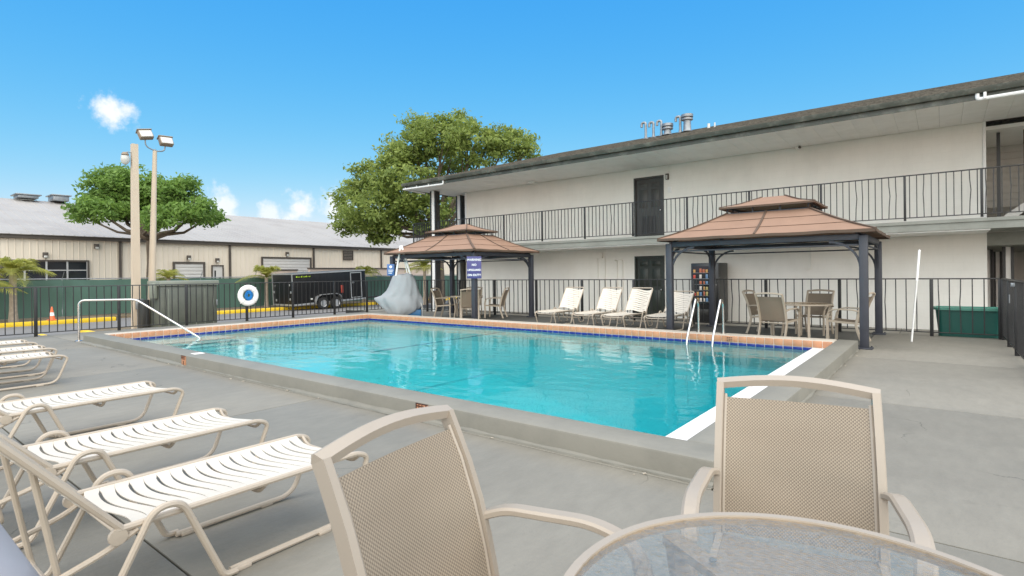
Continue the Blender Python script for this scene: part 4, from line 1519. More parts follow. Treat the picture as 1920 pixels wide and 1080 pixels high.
round_table('round glass topped table in the foreground between two tan chairs', -0.17, 1.18, 0.52, 'chair_frame', R(58), 'glass patio tables')
NC = 'tan sling chairs at the foreground table'
chair('tan sling chair in the foreground left of the glass table, seen from behind', -0.875, 1.125, 10, 'near', NC)
chair('tan sling chair in the foreground across the glass table, facing the camera', -0.385, 1.985, -78.5, 'near', NC)

T1 = 'brown sling chairs under the near gazebo'
tbx, tby = -2.32, 12.98
round_table('round table under the near gazebo among four chairs', tbx, tby, 0.52, 'chair_frame_far', R(20), 'glass patio tables')
chair('brown sling chair left of the near gazebo table, beside the vending machine', -3.18, 13.42, -10, 'far', T1)
chair('brown sling chair at the near gazebo table with its back to the pool', -2.68, 12.30, 76, 'far', T1)
chair('brown sling chair behind the near gazebo table, next to the fence', -2.28, 13.82, -100, 'far', T1)
chair('brown sling chair right of the near gazebo table, half behind the post', -1.52, 12.72, 172, 'far', T1)
T2 = 'brown sling chairs under the far gazebo'
round_table('round table under the far gazebo behind its front post', -12.25, 13.15, 0.52, 'chair_frame_far', R(20), 'glass patio tables')
chair('brown sling chair left of the far gazebo table, next to the pool lift', -13.10, 13.05, 20, 'far', T2)
chair('brown sling chair at the far gazebo table, directly behind the front post', -11.62, 12.58, 135, 'far', T2)
chair('brown sling chair right of the far gazebo table, in side view', -11.55, 13.75, -155, 'far', T2)
chair('brown sling chair at the back of the far gazebo table, mostly hidden', -12.75, 13.95, -60, 'far', T2)

# ================================================================== POOL FITTINGS
hr = thing('pool_handrail', 'bent steel handrail leading down into the shallow end', 'handrail', (-15.48, 3.68, 0), math.atan2(1.92, 1.7))
MB().tube(fillet([(0, 0, 0.0), (0, 0, 0.93), (1.18, 0, 0.93), (2.56, 0, -0.02), (2.60, 0, -0.5)], [0, 0.14, 0.12, 0.1, 0], 7), 0.024, 12).build('rail', 'steel', hr)
MB().lathe([(0.085, 0.0), (0.085, 0.01), (0.045, 0.022), (0.026, 0.03)], 20).build('base_flange', 'steel', hr)
for (x, lab) in ((-4.0, 'steel pool ladder rail on the left, in front of the vending machine'), (-3.5, 'steel pool ladder rail on the right, in front of the vending machine')):
    ld = thing('ladder_rail', lab, 'handrail', (x, 11.25, 0), 0, 'pair of steel ladder rails')
    MB().tube(fillet([(0, 0.08, 0.17), (0, 0.08, 0.78), (0, -0.06, 0.90), (0, -0.60, 0.10), (0, -0.66, -0.5), (0, -0.60, -1.2)], [0, 0.12, 0.14, 0.15, 0.1, 0], 7), 0.022, 12).build('rail', 'steel', ld)
    MB().lathe([(0.06, 0.172), (0.06, 0.182), (0.03, 0.195)], 16, (0, 0.08, 0)).build('base_flange', 'steel', ld)

lr = thing('life_ring', 'white life ring with blue rope hung on the left fence', 'life ring', (-17.62, 8.60, 0.83), R(0))
tor = MB()
tn, tm = 40, 12
vs = []
for i in range(tn):
    a = 2 * math.pi * i / tn
    for j in range(tm):
        b = 2 * math.pi * j / tm
        rr = 0.255 + 0.085 * math.cos(b)
        vs.append((0.055 * math.sin(b), rr * math.cos(a), rr * math.sin(a)))
fs = [(i * tm + j, ((i + 1) % tn) * tm + j, ((i + 1) % tn) * tm + (j + 1) % tm, i * tm + (j + 1) % tm) for i in range(tn) for j in range(tm)]
tor.add(vs, fs).build('ring', 'white_plastic', lr)
for k in range(4):
    a = R(45 + 90 * k)
    band = MB()
    pts = []
    for j in range(13):
        b = 2 * math.pi * j / 12
        rr = 0.255 + 0.089 * math.cos(b)
        pts.append((0.059 * math.sin(b), rr * math.cos(a), rr * math.sin(a)))
    band.sweep(pts[:-1], [(-0.02, -0.002), (0.02, -0.002), (0.02, 0.002), (-0.02, 0.002)], up=(0, -math.sin(a), math.cos(a)), closed=True).build('band', 'pvc', lr)
rope = MB()
for k in range(7):
    r_ = 0.05 + 0.012 * k
    rope.tube([(0.03 + random.uniform(-0.02, 0.02), r_ * math.cos(t) * random.uniform(0.9, 1.1), r_ * math.sin(t) * 1.25) for t in [2 * math.pi * q / 16 for q in range(16)]], 0.010, 6, closed=True)
rope.build('rope_coil', 'bright_blue', lr)

# covered pool lift
pl = thing('pool_lift', 'pool lift under a pale grey cover at the far corner', 'pool lift', (-13.98, 11.85, 0), R(38))
secs = [(0.03, -0.18, 0.20, 0.26), (0.10, -0.26, 0.30, 0.30), (0.24, -0.44, 0.60, 0.36), (0.38, -0.58, 0.68, 0.40), (0.52, -0.73, 0.68, 0.40), (0.66, -0.82, 0.66, 0.38), (0.74, -0.82, 0.63, 0.34),
        (0.80, -0.62, 0.60, 0.33), (0.95, -0.46, 0.56, 0.30), (1.12, -0.38, 0.52, 0.27), (1.28, -0.31, 0.46, 0.23), (1.42, -0.25, 0.38, 0.18), (1.46, -0.16, 0.28, 0.10)]
m = MB()
vs, fs = [], []
na = 48
for i, (z, xl, xr, dy) in enumerate(secs):
    cxm, hw = (xl + xr) / 2, (xr - xl) / 2
    for k in range(na):
        a = 2 * math.pi * k / na
        fold = 1 + 0.07 * math.sin(7 * a + z * 4) * min(1, (1.5 - z)) + 0.04 * math.sin(13 * a - z * 6)
        zz = z + 0.05 * math.cos(a) * (0.6 if i > 2 else 1.2) + 0.02 * math.sin(5 * a + i)
        vs.append((cxm + hw * math.cos(a) * fold, dy * math.sin(a) * fold, max(zz, 0.02)))
for i in range(len(secs) - 1):
    for k in range(na):
        l = (k + 1) % na
        fs.append((i * na + k, i * na + l, (i + 1) * na + l, (i + 1) * na + k))
fs.append(tuple((len(secs) - 1) * na + k for k in range(na)))
m.add(vs, fs).build('cover', 'cover', pl, smooth=60)
MB().box((0.42, 0.0, 0.15), (0.52, 0.40, 0.30), 0.02).build('base_unit', 'blue_plastic', pl)
MB().tube([(-0.16, 0, 1.40), (0.0, 0, 2.40)], 0.034, 10).tube([(0.34, 0, 1.36), (0.03, 0, 2.40)], 0.034, 10).tube([(0.22, 0.05, 1.40), (0.02, 0.04, 2.36)], 0.018, 8).build('mast', 'white_paint', pl)
MB().tube([(0.70, -0.1, 0.0), (0.70, -0.1, 0.42), (0.48, -0.05, 1.0)], 0.014, 8).build('strap', 'pvc', pl)

# vending machine behind the fence
vm_ = thing('vending_machine', 'black snack vending machine against the motel wall under the gazebo roofline', 'vending machine', (-5.67, 16.62, WALK))
MB().b2(-0.42, 0.42, 0.05, 0.86, 0.04, 1.82, 0.012).build('cabinet', 'vend_side', vm_)
MB().b2(-0.415, 0.415, 0.0, 0.048, 0.06, 1.81, 0.008).build('door', 'vend_black', vm_)
MB().b2(-0.36, 0.14, -0.012, -0.003, 0.55, 1.72).build('display_window', 'glass_dark', vm_)
for r_ in range(6):
    z = 0.66 + r_ * 0.175
    MB().b2(-0.35, 0.13, -0.03, -0.014, z - 0.018, z - 0.008).build('shelf', 'galv', vm_)
    for c_ in range(5):
        if random.random() < 0.12:
            continue
        hgt = random.uniform(0.085, 0.13)
        MB().box((-0.305 + 0.094 * c_, -0.022, z + hgt / 2 - 0.008), (0.068, 0.02, hgt), 0.006).build('snack_packet', 'snack%d' % random.randrange(6), vm_)
MB().b2(-0.33, 0.11, -0.012, -0.002, 0.25, 0.42, 0.01).build('delivery_flap', 'vend_side', vm_)
MB().b2(0.21, 0.36, -0.008, -0.001, 0.78, 1.25, 0.004).build('keypad_panel', 'vend_side', vm_)
for k in range(3):
    for q in range(3):
        MB().box((0.25 + 0.03 * q, -0.012, 1.0 + 0.03 * k), (0.02, 0.008, 0.018), 0.002).build('key', 'galv', vm_)
MB().b2(0.22, 0.35, -0.010, -0.001, 1.14, 1.17).build('bill_slot', 'steel', vm_)
lb = MB().b2(0.22, 0.31, -0.006, -0.001, 1.52, 1.66).build('label_plate', 'paper', vm_)
MB().b2(0.245, 0.285, -0.010, -0.006, 1.56, 1.62).build('label_mark', 'vend_black', lb)
MB().lathe([(0.02, 0), (0.02, 0.02), (0, 0.022)], 12, (0.30, 0.0, 0.62), Matrix.Rotation(R(90), 3, 'X')).build('lock', 'steel', vm_)
for sx in (-1, 1):
    MB().b2(sx * 0.34 - 0.04, sx * 0.34 + 0.04, 0.1, 0.8, 0.0, 0.04).build('foot', 'rubber', vm_)

# green tub and leaning white pole
tb = thing('storage_tub', 'dark green plastic tub standing behind the bars at the right', 'tub', (0.42, 15.20, WALK + 0.05))


def tub_ring(z, hx, hy, r_, n=6):
    out = []
    for sx, sy, a0 in ((1, 1, 0), (-1, 1, 90), (-1, -1, 180), (1, -1, 270)):
        for k in range(n + 1):
            a = R(a0 + 90 * k / n)
            out.append((sx * (hx - r_) + r_ * math.cos(a), sy * (hy - r_) + r_ * math.sin(a), z))
    return out


m = MB()
rings = [tub_ring(0, 0.50, 0.30, 0.08), tub_ring(0.02, 0.51, 0.31, 0.09), tub_ring(0.09, 0.52, 0.32, 0.09), tub_ring(0.092, 0.505, 0.305, 0.09), tub_ring(0.64, 0.56, 0.35, 0.11)]
nn_ = len(rings[0])
vs = [p for r_ in rings for p in r_]
fs = [(i * nn_ + k, i * nn_ + (k + 1) % nn_, (i + 1) * nn_ + (k + 1) % nn_, (i + 1) * nn_ + k) for i in range(len(rings) - 1) for k in range(nn_)]
fs.append(tuple(range(nn_ - 1, -1, -1)))
m.add(vs, fs).build('body', 'tub_green', tb)
MB().sweep([(x, y, 0.655) for x, y, z in tub_ring(0, 0.575, 0.365, 0.12)], [(-0.03, -0.025), (0.02, -0.025), (0.02, 0.025), (-0.03, 0.025)], up=(0, 0, 1), closed=True).build('rim', 'tub_rim', tb)
MB().add([(x * 0.97, y * 0.97, 0.655) for x, y, z in tub_ring(0, 0.565, 0.355, 0.12)], [tuple(range(nn_))]).build('lid', 'tub_rim', tb)
MB().box((-0.62, 0, 0.63), (0.08, 0.14, 0.02), 0.006).build('handle', 'tub_rim', tb)
wp = thing('cleaning_pole', 'long white pole leaning against the fence right of the gazebo', 'pole', (-0.50, 13.35, 0))
MB().tube([(0, 0, 0.0), (0.06, 1.30, 1.20)], 0.018, 10).build('lower_tube', 'pvc', wp)
MB().tube([(0.055, 1.28, 1.18), (0.088, 1.95, 1.86)], 0.024, 10).build('upper_tube', 'white_plastic', wp)

# grey bin close to the camera, only its corner in view
gb = thing('grey_bin', 'blurred grey plastic bin corner at bottom left, close to the camera', 'bin', (-1.36, -0.11, 0))
m = MB()
rings = [tub_ring(0, 0.27, 0.24, 0.08), tub_ring(0.86, 0.33, 0.30, 0.11)]
nn_ = len(rings[0])
vs = [p for r_ in rings for p in r_]
fs = [(k, (k + 1) % nn_, nn_ + (k + 1) % nn_, nn_ + k) for k in range(nn_)] + [tuple(range(nn_ - 1, -1, -1))]
m.add(vs, fs).build('body', 'grey_plastic', gb)
m = MB()
prof_r = [(0.86, 0.35, 0.32), (0.94, 0.36, 0.33), (0.97, 0.345, 0.315), (0.99, 0.30, 0.27), (1.00, 0.15, 0.13)]
rings = [tub_ring(z, hx, hy, min(0.15, hy * 0.9)) for z, hx, hy in prof_r]
vs = [p for r_ in rings for p in r_]
fs = [(i * nn_ + k, i * nn_ + (k + 1) % nn_, (i + 1) * nn_ + (k + 1) % nn_, (i + 1) * nn_ + k) for i in range(len(rings) - 1) for k in range(nn_)]
fs.append(tuple((len(rings) - 1) * nn_ + k for k in range(nn_)))
fs.append(tuple(range(nn_ - 1, -1, -1)))
m.add(vs, fs).build('lid', 'grey_plastic', gb, smooth=60)
# ================================================================== BEYOND THE FENCE
GX = -39.0
wh = thing('warehouse', 'long beige metal warehouse with pale ribbed roof behind the car park', 'building', (GX, 0, LOT))
YA, YB = -14.0, 52.0
EAVE = 3.95 - LOT
RIDX, RIDZ = -13.2, 7.2 - LOT
MB().b2(-26, -0.03, YA, YB, 0, EAVE - 0.05).build('core', 'ware_wall', wh, smooth=0)
pw = 0.92
pm = MB().b2(-0.028, 0.0, -pw / 2 + 0.004, pw / 2 - 0.004, 0, EAVE - 0.06)
for q in (-0.44, -0.14, 0.16):
    pm.add([(0.001, q - 0.03, 0), (0.026, q - 0.012, 0), (0.026, q + 0.012, 0), (0.001, q + 0.03, 0),
            (0.001, q - 0.03, EAVE - 0.06), (0.026, q - 0.012, EAVE - 0.06), (0.026, q + 0.012, EAVE - 0.06), (0.001, q + 0.03, EAVE - 0.06)],
           [(0, 1, 5, 4), (1, 2, 6, 5), (2, 3, 7, 6)])
pm = pm.mesh('wall_panel', 'ware_wall', smooth=0)
n = int((YB - YA) / pw)
for k in range(n):
    place('wall_panel', pm, wh, (0, YA + pw * (k + 0.5), 0))
slope = (RIDZ - EAVE) / (-RIDX)
sl = math.hypot(RIDX, RIDZ - EAVE)
rm = MB().b2(-sl, 0.35, -pw / 2 + 0.001, pw / 2 - 0.001, -0.03, 0.0)
for q in (-0.42, 0.04):
    rm.add([(-sl, q - 0.035, 0.001), (-sl, q - 0.014, 0.022), (-sl, q + 0.014, 0.022), (-sl, q + 0.035, 0.001),
            (0.35, q - 0.035, 0.001), (0.35, q - 0.014, 0.022), (0.35, q + 0.014, 0.022), (0.35, q + 0.035, 0.001)],
           [(0, 4, 5, 1), (1, 5, 6, 2), (2, 6, 7, 3)])
rm = rm.mesh('roof_panel', 'ware_roof', smooth=0)
roofw = MB().b2(-sl, 0.2, YA, YB, -0.10, -0.04).build('roof', 'ware_roof', wh, smooth=0)
roofw.location = (0, 0, EAVE)
roofw.rotation_euler = (0, math.atan(slope), 0)
for k in range(n):
    place('roof_panel', rm, roofw, (0, YA + pw * (k + 0.5), random.uniform(-0.004, 0.004)))
MB().b2(0.05, 0.24, YA, YB, EAVE - 0.30, EAVE - 0.10).build('gutter', 'brown_trim', wh)
for y in (11.3, 17.75, 24.2, 30.8, 4.5, 38):
    MB().b2(0.03, 0.13, y - 0.06, y + 0.06, 0, EAVE - 0.3).build('downspout', 'brown_trim', wh)


def wall_rect(y0, y1, z0, z1, name, material, parent, d0=0.03, d1=0.06):
    return MB().b2(d0, d1, y0, y1, z0 - LOT, z1 - LOT).build(name, material, parent)


def framed(name, y0, y1, z0, z1, fm, w=0.09):
    root = MB()
    root.b2(0.03, 0.12, y0 - w, y0, z0 - LOT, z1 - LOT + w).b2(0.03, 0.12, y1, y1 + w, z0 - LOT, z1 - LOT + w).b2(0.03, 0.12, y0, y1, z1 - LOT, z1 - LOT + w)
    return root.build(name, fm, wh)


wf_ = framed('window', 6.0, 9.68, 0.45, 2.41, 'brown_trim')
wall_rect(6.0, 9.68, 0.45, 2.41, 'backing', 'brown_trim', wf_, 0.028, 0.04)
for i in range(4):
    for j in range(4):
        y0, y1 = 6.0 + 0.92 * i + 0.04, 6.0 + 0.92 * (i + 1) - 0.04
        z0, z1 = 0.45 + 0.49 * j + 0.03, 0.45 + 0.49 * (j + 1) - 0.03
        wall_rect(y0, y1, z0, z1, 'pane', 'glass_dark', wf_, 0.04, 0.055)
for i in range(1, 5):
    wall_rect(6.0 + 0.92 * i - 0.04, 6.0 + 0.92 * i + 0.04, 0.45, 2.41, 'mullion', 'alu', wf_, 0.042, 0.085)
for j in range(1, 4):
    wall_rect(6.0, 9.68, 0.45 + 0.49 * j - 0.03, 0.45 + 0.49 * j + 0.03, 'mullion', 'alu', wf_, 0.042, 0.080)


def roller(y0, y1, z1):
    r_ = framed('roller_door', y0, y1, LOT, z1, 'brown_trim', 0.12)
    z = LOT
    while z < z1 - 0.02:
        h = min(0.23, z1 - z)
        MB().box((0.05, (y0 + y1) / 2, z + h / 2 - LOT), (0.04, y1 - y0, h - 0.015), 0.008).build('slat', 'roll_door', r_)
        z += 0.23
    return r_


roller(14.28, 16.0, 2.35)
roller(20.1, 23.87, 2.78)
dd = framed('side_door', 16.6, 17.25, LOT, 2.2, 'brown_trim', 0.07)
wall_rect(16.6, 17.25, LOT, 2.2, 'door_leaf', 'roll_door', dd, 0.03, 0.05)
wall_rect(16.72, 16.82, 1.0, 1.9, 'door_glass', 'glass_dark', dd, 0.05, 0.056)
wall_rect(17.0, 17.16, 1.25, 1.4, 'door_plate', 'brown_trim', dd, 0.05, 0.056)
vt = framed('wall_vent', 26.95, 27.8, 2.74, 3.5, 'brown_trim', 0.05)
for k in range(6):
    wall_rect(26.95, 27.8, 2.76 + 0.125 * k, 2.84 + 0.125 * k, 'louvre', 'brown_trim', vt, 0.03, 0.10)
for y, z in ((7.79, 2.77), (10.12, 3.32), (15.1, 2.75), (16.9, 2.60), (21.96, 3.15), (28.4, 3.75)):
    q = MB().box((0.12, y, z - LOT), (0.18, 0.22, 0.28), 0.02).build('wall_lamp', 'brown_trim', wh)
    MB().box((0.19, y, z - 0.10 - LOT), (0.06, 0.16, 0.12), 0.01).build('lamp_glass', 'lens', q)
for y, w in ((6.2, 1.9), (9.35, 1.5), (11.2, 1.25)):
    vv = MB().box((RIDX + 0.3, y, RIDZ + (0.14 if w == 1.5 else 0.20)), (1.5, w * 0.75, 0.22 if w == 1.5 else 0.40), 0.03).build('roof_vent', 'galv', wh)
    MB().box((RIDX + 0.3, y, RIDZ + (0.28 if w == 1.5 else 0.42)), (1.8, w * 0.95, 0.08), 0.02).build('vent_cap', 'galv', vv)

lw = thing('low_wall', 'low pinkish masonry wall with brown coping in front of the warehouse', 'wall', (-37.0, 0, LOT))
MB().b2(-0.12, 0.12, 19.0, 21.6, 0, 2.30).b2(-0.12, 0.12, 22.6, 34.5, 0, 2.42).build('panel', 'masonry', lw, smooth=0)
MB().b2(-0.17, 0.17, 18.95, 21.65, 2.303, 2.40).b2(-0.17, 0.17, 22.55, 34.55, 2.423, 2.52).build('coping', 'brown_trim', lw, smooth=0)

# green screened chain link fence
sf = thing('screen_fence', 'chain link fence with dark green privacy screen along the car park', 'fence', (-32.0, 0, LOT + 0.12))
SH = 1.76
for k in range(14):
    y = -8 + k * 3.0
    if 22.5 < y < 24.9:
        pass
    MB().tube([(0, y, 0), (0, y, SH + 0.02)], 0.028, 8).build('post', 'galv', sf)
    MB().tube([(0.02, y, SH), (0.18, y + 0.04, SH + 0.32)], 0.014, 6).build('barb_arm', 'galv', sf)

    def fsn(u, v, y=y, k=k):
        yy = y + 3.0 * u
        x = 0.035 + 0.03 * math.sin(u * 9 + k) * (1 - v) + 0.05 * math.sin(u * 3.1 + v * 4 + k * 2) * (1 - v) * v * 2 + 0.02 * math.sin(u * 17 + v * 6)
        z = 0.03 + (SH - 0.06) * v + 0.03 * math.sin(u * math.pi) * (-(1 if v > 0.5 else 0)) * v
        return (x, yy, z)
    MB().grid(fsn, 18, 8, 0.003).build('screen_panel', 'screen_green', sf, smooth=60)
MB().tube([(0, -8, SH), (0, 34, SH)], 0.024, 8).build('top_rail', 'galv', sf)

# cargo trailer
tr = thing('cargo_trailer', 'black enclosed cargo trailer with tandem wheels parked beyond the fence', 'trailer', (-27.72, 18.15, LOT), R(0))
PIT = R(2.6)


def tl(p):
    """tilt nose-up about the axle"""
    y, z = p[1], p[2] - 0.35
    return Vector((p[0], y * math.cos(PIT) - z * math.sin(PIT), y * math.sin(PIT) + z * math.cos(PIT) + 0.35))


RT = Matrix.Rotation(PIT, 3, 'X')


def tbox(x0, x1, y0, y1, z0, z1, name, material, parent, bev=0.0):
    c_ = tl(((x0 + x1) / 2, (y0 + y1) / 2, (z0 + z1) / 2))
    return MB().box(c_, (x1 - x0, y1 - y0, z1 - z0), bev, RT).build(name, material, parent)


body = tbox(-2.14, 0, -2.15, 2.62, 0.36, 2.14, 'body', 'trailer_black', tr, 0.03)
m = MB()
for sgn in (1, -1):
    pass
vn = [tl(p) for p in ((-2.14, 2.60, 0.36), (-1.07, 3.35, 0.36), (0, 2.60, 0.36), (-2.14, 2.60, 2.12), (-1.07, 3.35, 2.12), (0, 2.60, 2.12))]
MB().add(vn, [(0, 1, 2), (5, 4, 3), (0, 3, 4, 1), (1, 4, 5, 2), (2, 5, 3, 0)]).build('nose', 'trailer_black', tr)
for y in [-2.15 + 0.06 + 0.41 * k for k in range(12)]:
    tbox(0.0, 0.005, y - 0.008, y + 0.008, 0.46, 2.06, 'panel_seam', 'trailer_black', body)
for z0, z1 in ((2.07, 2.15), (0.36, 0.45)):
    tbox(-0.01, 0.012, -2.155, 2.63, z0, z1, 'trim_rail', 'alu', body)
    tbox(-2.145, 0.008, -2.165, -2.14, z0, z1, 'trim_rail', 'alu', body)
for x0, x1 in ((-2.145, -2.07), (-0.07, 0.008)):
    tbox(x0, x1, -2.168, -2.14, 0.45, 2.07, 'trim_rail', 'alu', body)
for (x, z) in ((-1.85, 1.45), (-0.32, 1.50), (-0.2, 1.1), (-1.98, 1.1), (-0.3, 0.72), (-1.75, 0.65)):
    tbox(x - 0.06, x + 0.06, -2.18, -2.152, z - 0.06, z + 0.06, 'latch', 'alu', body, 0.01)
# side door outline
sd = tbox(0.001, 0.010, 1.55, 2.30, 0.52, 2.0, 'side_door', 'trailer_black', tr)
for y0, y1, z0, z1 in ((1.53, 1.58, 0.5, 2.02), (2.27, 2.32, 0.5, 2.02), (1.58, 2.27, 1.97, 2.02), (1.58, 2.27, 0.5, 0.54)):
    tbox(0.010, 0.022, y0, y1, z0, z1, 'door_trim', 'alu', sd)
tbox(0.02, 0.05, 1.66, 1.76, 1.36, 1.46, 'door_latch', 'alu', sd, 0.01)
tbox(0.004, 0.02, -1.12, -1.0, 0.62, 0.70, 'marker_lamp', 'lens', body, 0.004)
tbox(0.004, 0.02, 0.86, 1.0, 0.85, 1.3, 'side_vent', 'red_lens', body, 0.004)
lg = tbox(0.006, 0.009, -2.0, -1.0, 1.86, 1.99, 'logo_stripe', 'trailer_black', body)
mk_ = MB()
for k, wd in enumerate((0.07, 0.05, 0.04, 0.06, 0.05, 0.07, 0.05, 0.04, 0.06)):
    y = -1.95 + 0.1 * k
    P_ = [tl((0.011, y + a, z)) for a, z in ((0, 1.90), (wd, 1.90), (wd + 0.03, 1.95 if k % 3 else 1.98), (0.03, 1.95 if k % 3 else 1.98))]
    mk_.add(P_, [(0, 1, 2, 3)])
mk_.build('logo_mark', 'lime', lg)
fd = MB()
P = [tl((0.10, y, z)) for y, z in ((-0.92, 0.46), (-0.80, 0.74), (-0.55, 0.86), (0.45, 0.86), (0.70, 0.74), (0.82, 0.46))]
fd.sweep(P, [(-0.12, -0.012), (0.12, -0.012), (0.12, 0.012), (-0.12, 0.012)], up=(1, 0, 0))
fd = MB().sweep(P, [(-0.012, -0.12), (0.012, -0.12), (0.012, 0.12), (-0.012, 0.12)], up=(1, 0, 0)).build('fender', 'alu', tr)
for y in (-0.42, 0.42):
    wb = MB().lathe([(0.20, -0.09), (0.33, -0.085), (0.345, -0.05), (0.345, 0.05), (0.33, 0.085), (0.20, 0.09), (0.20, -0.09)], 28, (0.10, y, 0.345), Matrix.Rotation(R(90), 3, 'Y'))
    wb = wb.build('wheel', 'tyre', tr)
    MB().lathe([(0.0, 0.06), (0.06, 0.075), (0.08, 0.05), (0.16, 0.045), (0.20, 0.085), (0.205, 0.07)], 24, (0.10, y, 0.345), Matrix.Rotation(R(90), 3, 'Y')).build('rim', 'alu', wb)
    for k in range(6):
        a = R(60 * k)
        MB().lathe([(0.022, 0.045), (0.022, 0.053), (0.0, 0.053)], 8, (0.10, y + 0.12 * math.cos(a), 0.345 + 0.12 * math.sin(a)), Matrix.Rotation(R(90), 3, 'Y')).build('rim_hole', 'tyre', wb)
MB().tube([tl((-1.07, 3.3, 0.36)), tl((-1.07, 4.4, 0.33))], 0.05, 8).tube([(-1.07, 4.2, 0.6), (-1.07, 4.2, 0.0)], 0.035, 8).build('tongue', 'black_metal', tr)

# traffic cone
CONE = 0.74
cn = thing('traffic_cone', 'orange traffic cone with a white band on the yellow kerb', 'cone', (-29.0, 6.0, LOT + 0.17))
MB().box((0, 0, 0.02), (0.40, 0.40, 0.04), 0.01).build('base', 'cone_orange', cn)
MB().lathe([(0.15, 0.04), (0.03, 0.76), (0.0, 0.77)], 20).build('cone_body', 'cone_orange', cn)
MB().lathe([(0.119, 0.258), (0.088, 0.442)], 20).build('band', 'sign_white', cn)

cn.scale = (CONE, CONE, CONE)
# transformer cabinet and small meter box
tf = thing('transformer_cabinet', 'large dark green electrical cabinet behind the left fence', 'cabinet', (-20.0, 7.72, LOT), R(0))
MB().b2(-1.0, 0.0, -0.80, 0.95, 0.0, 1.60, 0.02).build('cabinet', 'transformer', tf)
MB().b2(-1.05, 0.06, -0.86, 1.0, 1.603, 1.78, 0.03).build('lid', 'transformer_lid', tf)
MB().b2(0.002, 0.05, -0.70, 0.90, 0.1, 1.52, 0.01).build('front_panel', 'transformer', tf)
for k in range(6):
    y = -0.6 + 0.28 * k
    MB().b2(0.052, 0.062, y - 0.01, y + 0.01, 0.12, 1.5).build('panel_seam', 'transformer_lid', tf)
MB().box((0.08, 0.9, 1.0), (0.05, 0.05, 0.2), 0.01).build('hasp', 'galv', tf)
MB().b2(-1.5, -0.9, -1.05, -0.83, 0, 1.15, 0.02).build('side_box', 'vend_side', tf)
MB().b2(-0.6, -0.25, -0.95, -0.81, 1.2, 1.7, 0.02).build('meter_box', 'transformer_lid', tf)

# poles
p1 = thing('utility_pole', 'square tan concrete pole with a small lamp at its top', 'pole', (-21.5, 6.68, LOT))
sh_ = MB().taper([(0, 0, 0), (0, 0, 6.42)], [0.165, 0.125], 4)
sh_.v = [tuple(Matrix.Rotation(R(45), 3, 'Z') @ Vector(q)) for q in sh_.v]
sh_.build('shaft', 'concrete_pole', p1, smooth=0)
MB().tube(fillet([(0.02, -0.02, 6.1), (0.0, -0.22, 6.13), (0, -0.24, 6.08)], 0.03), 0.015, 8).build('lamp_arm', 'galv', p1)
MB().lathe([(0.0, 0.42), (0.07, 0.42), (0.11, 0.36), (0.11, 0.33), (0.08, 0.32)], 18, (0, -0.27, 5.68)).build('lamp_hood', 'pole_lamp', p1)
MB().lathe([(0.0, 0.0), (0.07, 0.03), (0.125, 0.12), (0.13, 0.22), (0.12, 0.30), (0.0, 0.31)], 18, (0, -0.27, 5.68)).build('lamp_globe', 'lens', p1)
MB().box((0.16, 0.05, 1.0), (0.10, 0.22, 0.35), 0.01).tube([(0.14, 0.0, 0.0), (0.14, 0.0, 0.9)], 0.02).build('switch_box', 'galv', p1)
p2 = thing('floodlight_pole', 'leaning tan pole with two square floodlights on a forked bracket', 'pole', (-21.6, 7.15, LOT))
MB().taper([(0, 0, 0), (0.05, 0.16, 6.3)], [0.135, 0.065], 14).build('shaft', 'concrete_pole', p2)
MB().tube(fillet([(0.05, -0.13, 6.72), (0.05, -0.13, 6.42), (0.05, 0.17, 6.30), (0.05, 0.47, 6.34), (0.05, 0.48, 6.62)], [0, 0.15, 0.12, 0.15, 0], 6), 0.022, 8).tube([(0.05, 0.16, 6.2), (0.05, 0.165, 6.36)], 0.035, 8).build('bracket', 'galv', p2)
for y, z, rx in ((-0.13, 6.80, 12), (0.50, 6.68, 3)):
    rot = Matrix.Rotation(R(rx), 3, 'X') @ Matrix.Rotation(R(-28), 3, 'Y')
    hd = MB().box((0.08, y, z), (0.20, 0.42, 0.30), 0.03, rot).build('floodlight', 'pole_lamp', p2)
    MB().box(Vector((0.08, y, z)) + rot @ Vector((0.102, 0, -0.01)), (0.01, 0.36, 0.24), 0.004, rot).build('lamp_glass', 'lens', hd)
    MB().box(Vector((0.08, y, z)) + rot @ Vector((0.0, 0, 0.165)), (0.24, 0.46, 0.03), 0.01, rot).build('visor', 'pole_lamp', hd)

# ================================================================== TREES


def leaf_cloud(lobes, n_clusters, per, leaf, spread):
    """leaf quads in clumps near the shell of each lobe"""
    vol = np.array([l[3] * l[3] * l[4] for l in lobes]) ** 0.72
    pick = rng.choice(len(lobes), n_clusters, p=vol / vol.sum())
    L_ = np.array(lobes)[pick]
    d = rng.normal(size=(n_clusters, 3))
    d /= np.linalg.norm(d, axis=1)[:, None]
    rad = rng.random(n_clusters) ** 0.30 * rng.uniform(0.86, 1.16, n_clusters)
    rad = rad * 0.93
    cc = L_[:, :3] + d * rad[:, None] * np.stack([L_[:, 3], L_[:, 3], L_[:, 4]], 1)
    c_ = np.repeat(cc, per, 0)
    N = len(c_)
    c_ = c_ + rng.normal(size=(N, 3)) * np.array([spread, spread, spread * 0.6])
    nrm = rng.normal(size=(N, 3)) + np.repeat(d, per, 0) * 0.6 + np.array([0, 0, 0.7])
    nrm /= np.linalg.norm(nrm, axis=1)[:, None]
    t = rng.normal(size=(N, 3))
    t -= (t * nrm).sum(1)[:, None] * nrm
    t /= np.linalg.norm(t, axis=1)[:, None]
    b = np.cross(nrm, t)
    s_ = leaf * rng.uniform(0.6, 1.35, N)[:, None]
    v0 = c_ - t * s_
    v1 = c_ + b * s_ * 0.42 + nrm * s_ * 0.12
    v2 = c_ + t * s_
    v3 = c_ - b * s_ * 0.42 + nrm * s_ * 0.12
    V = np.stack([v0, v1, v2, v3], 1).reshape(-1, 3)
    return V, N


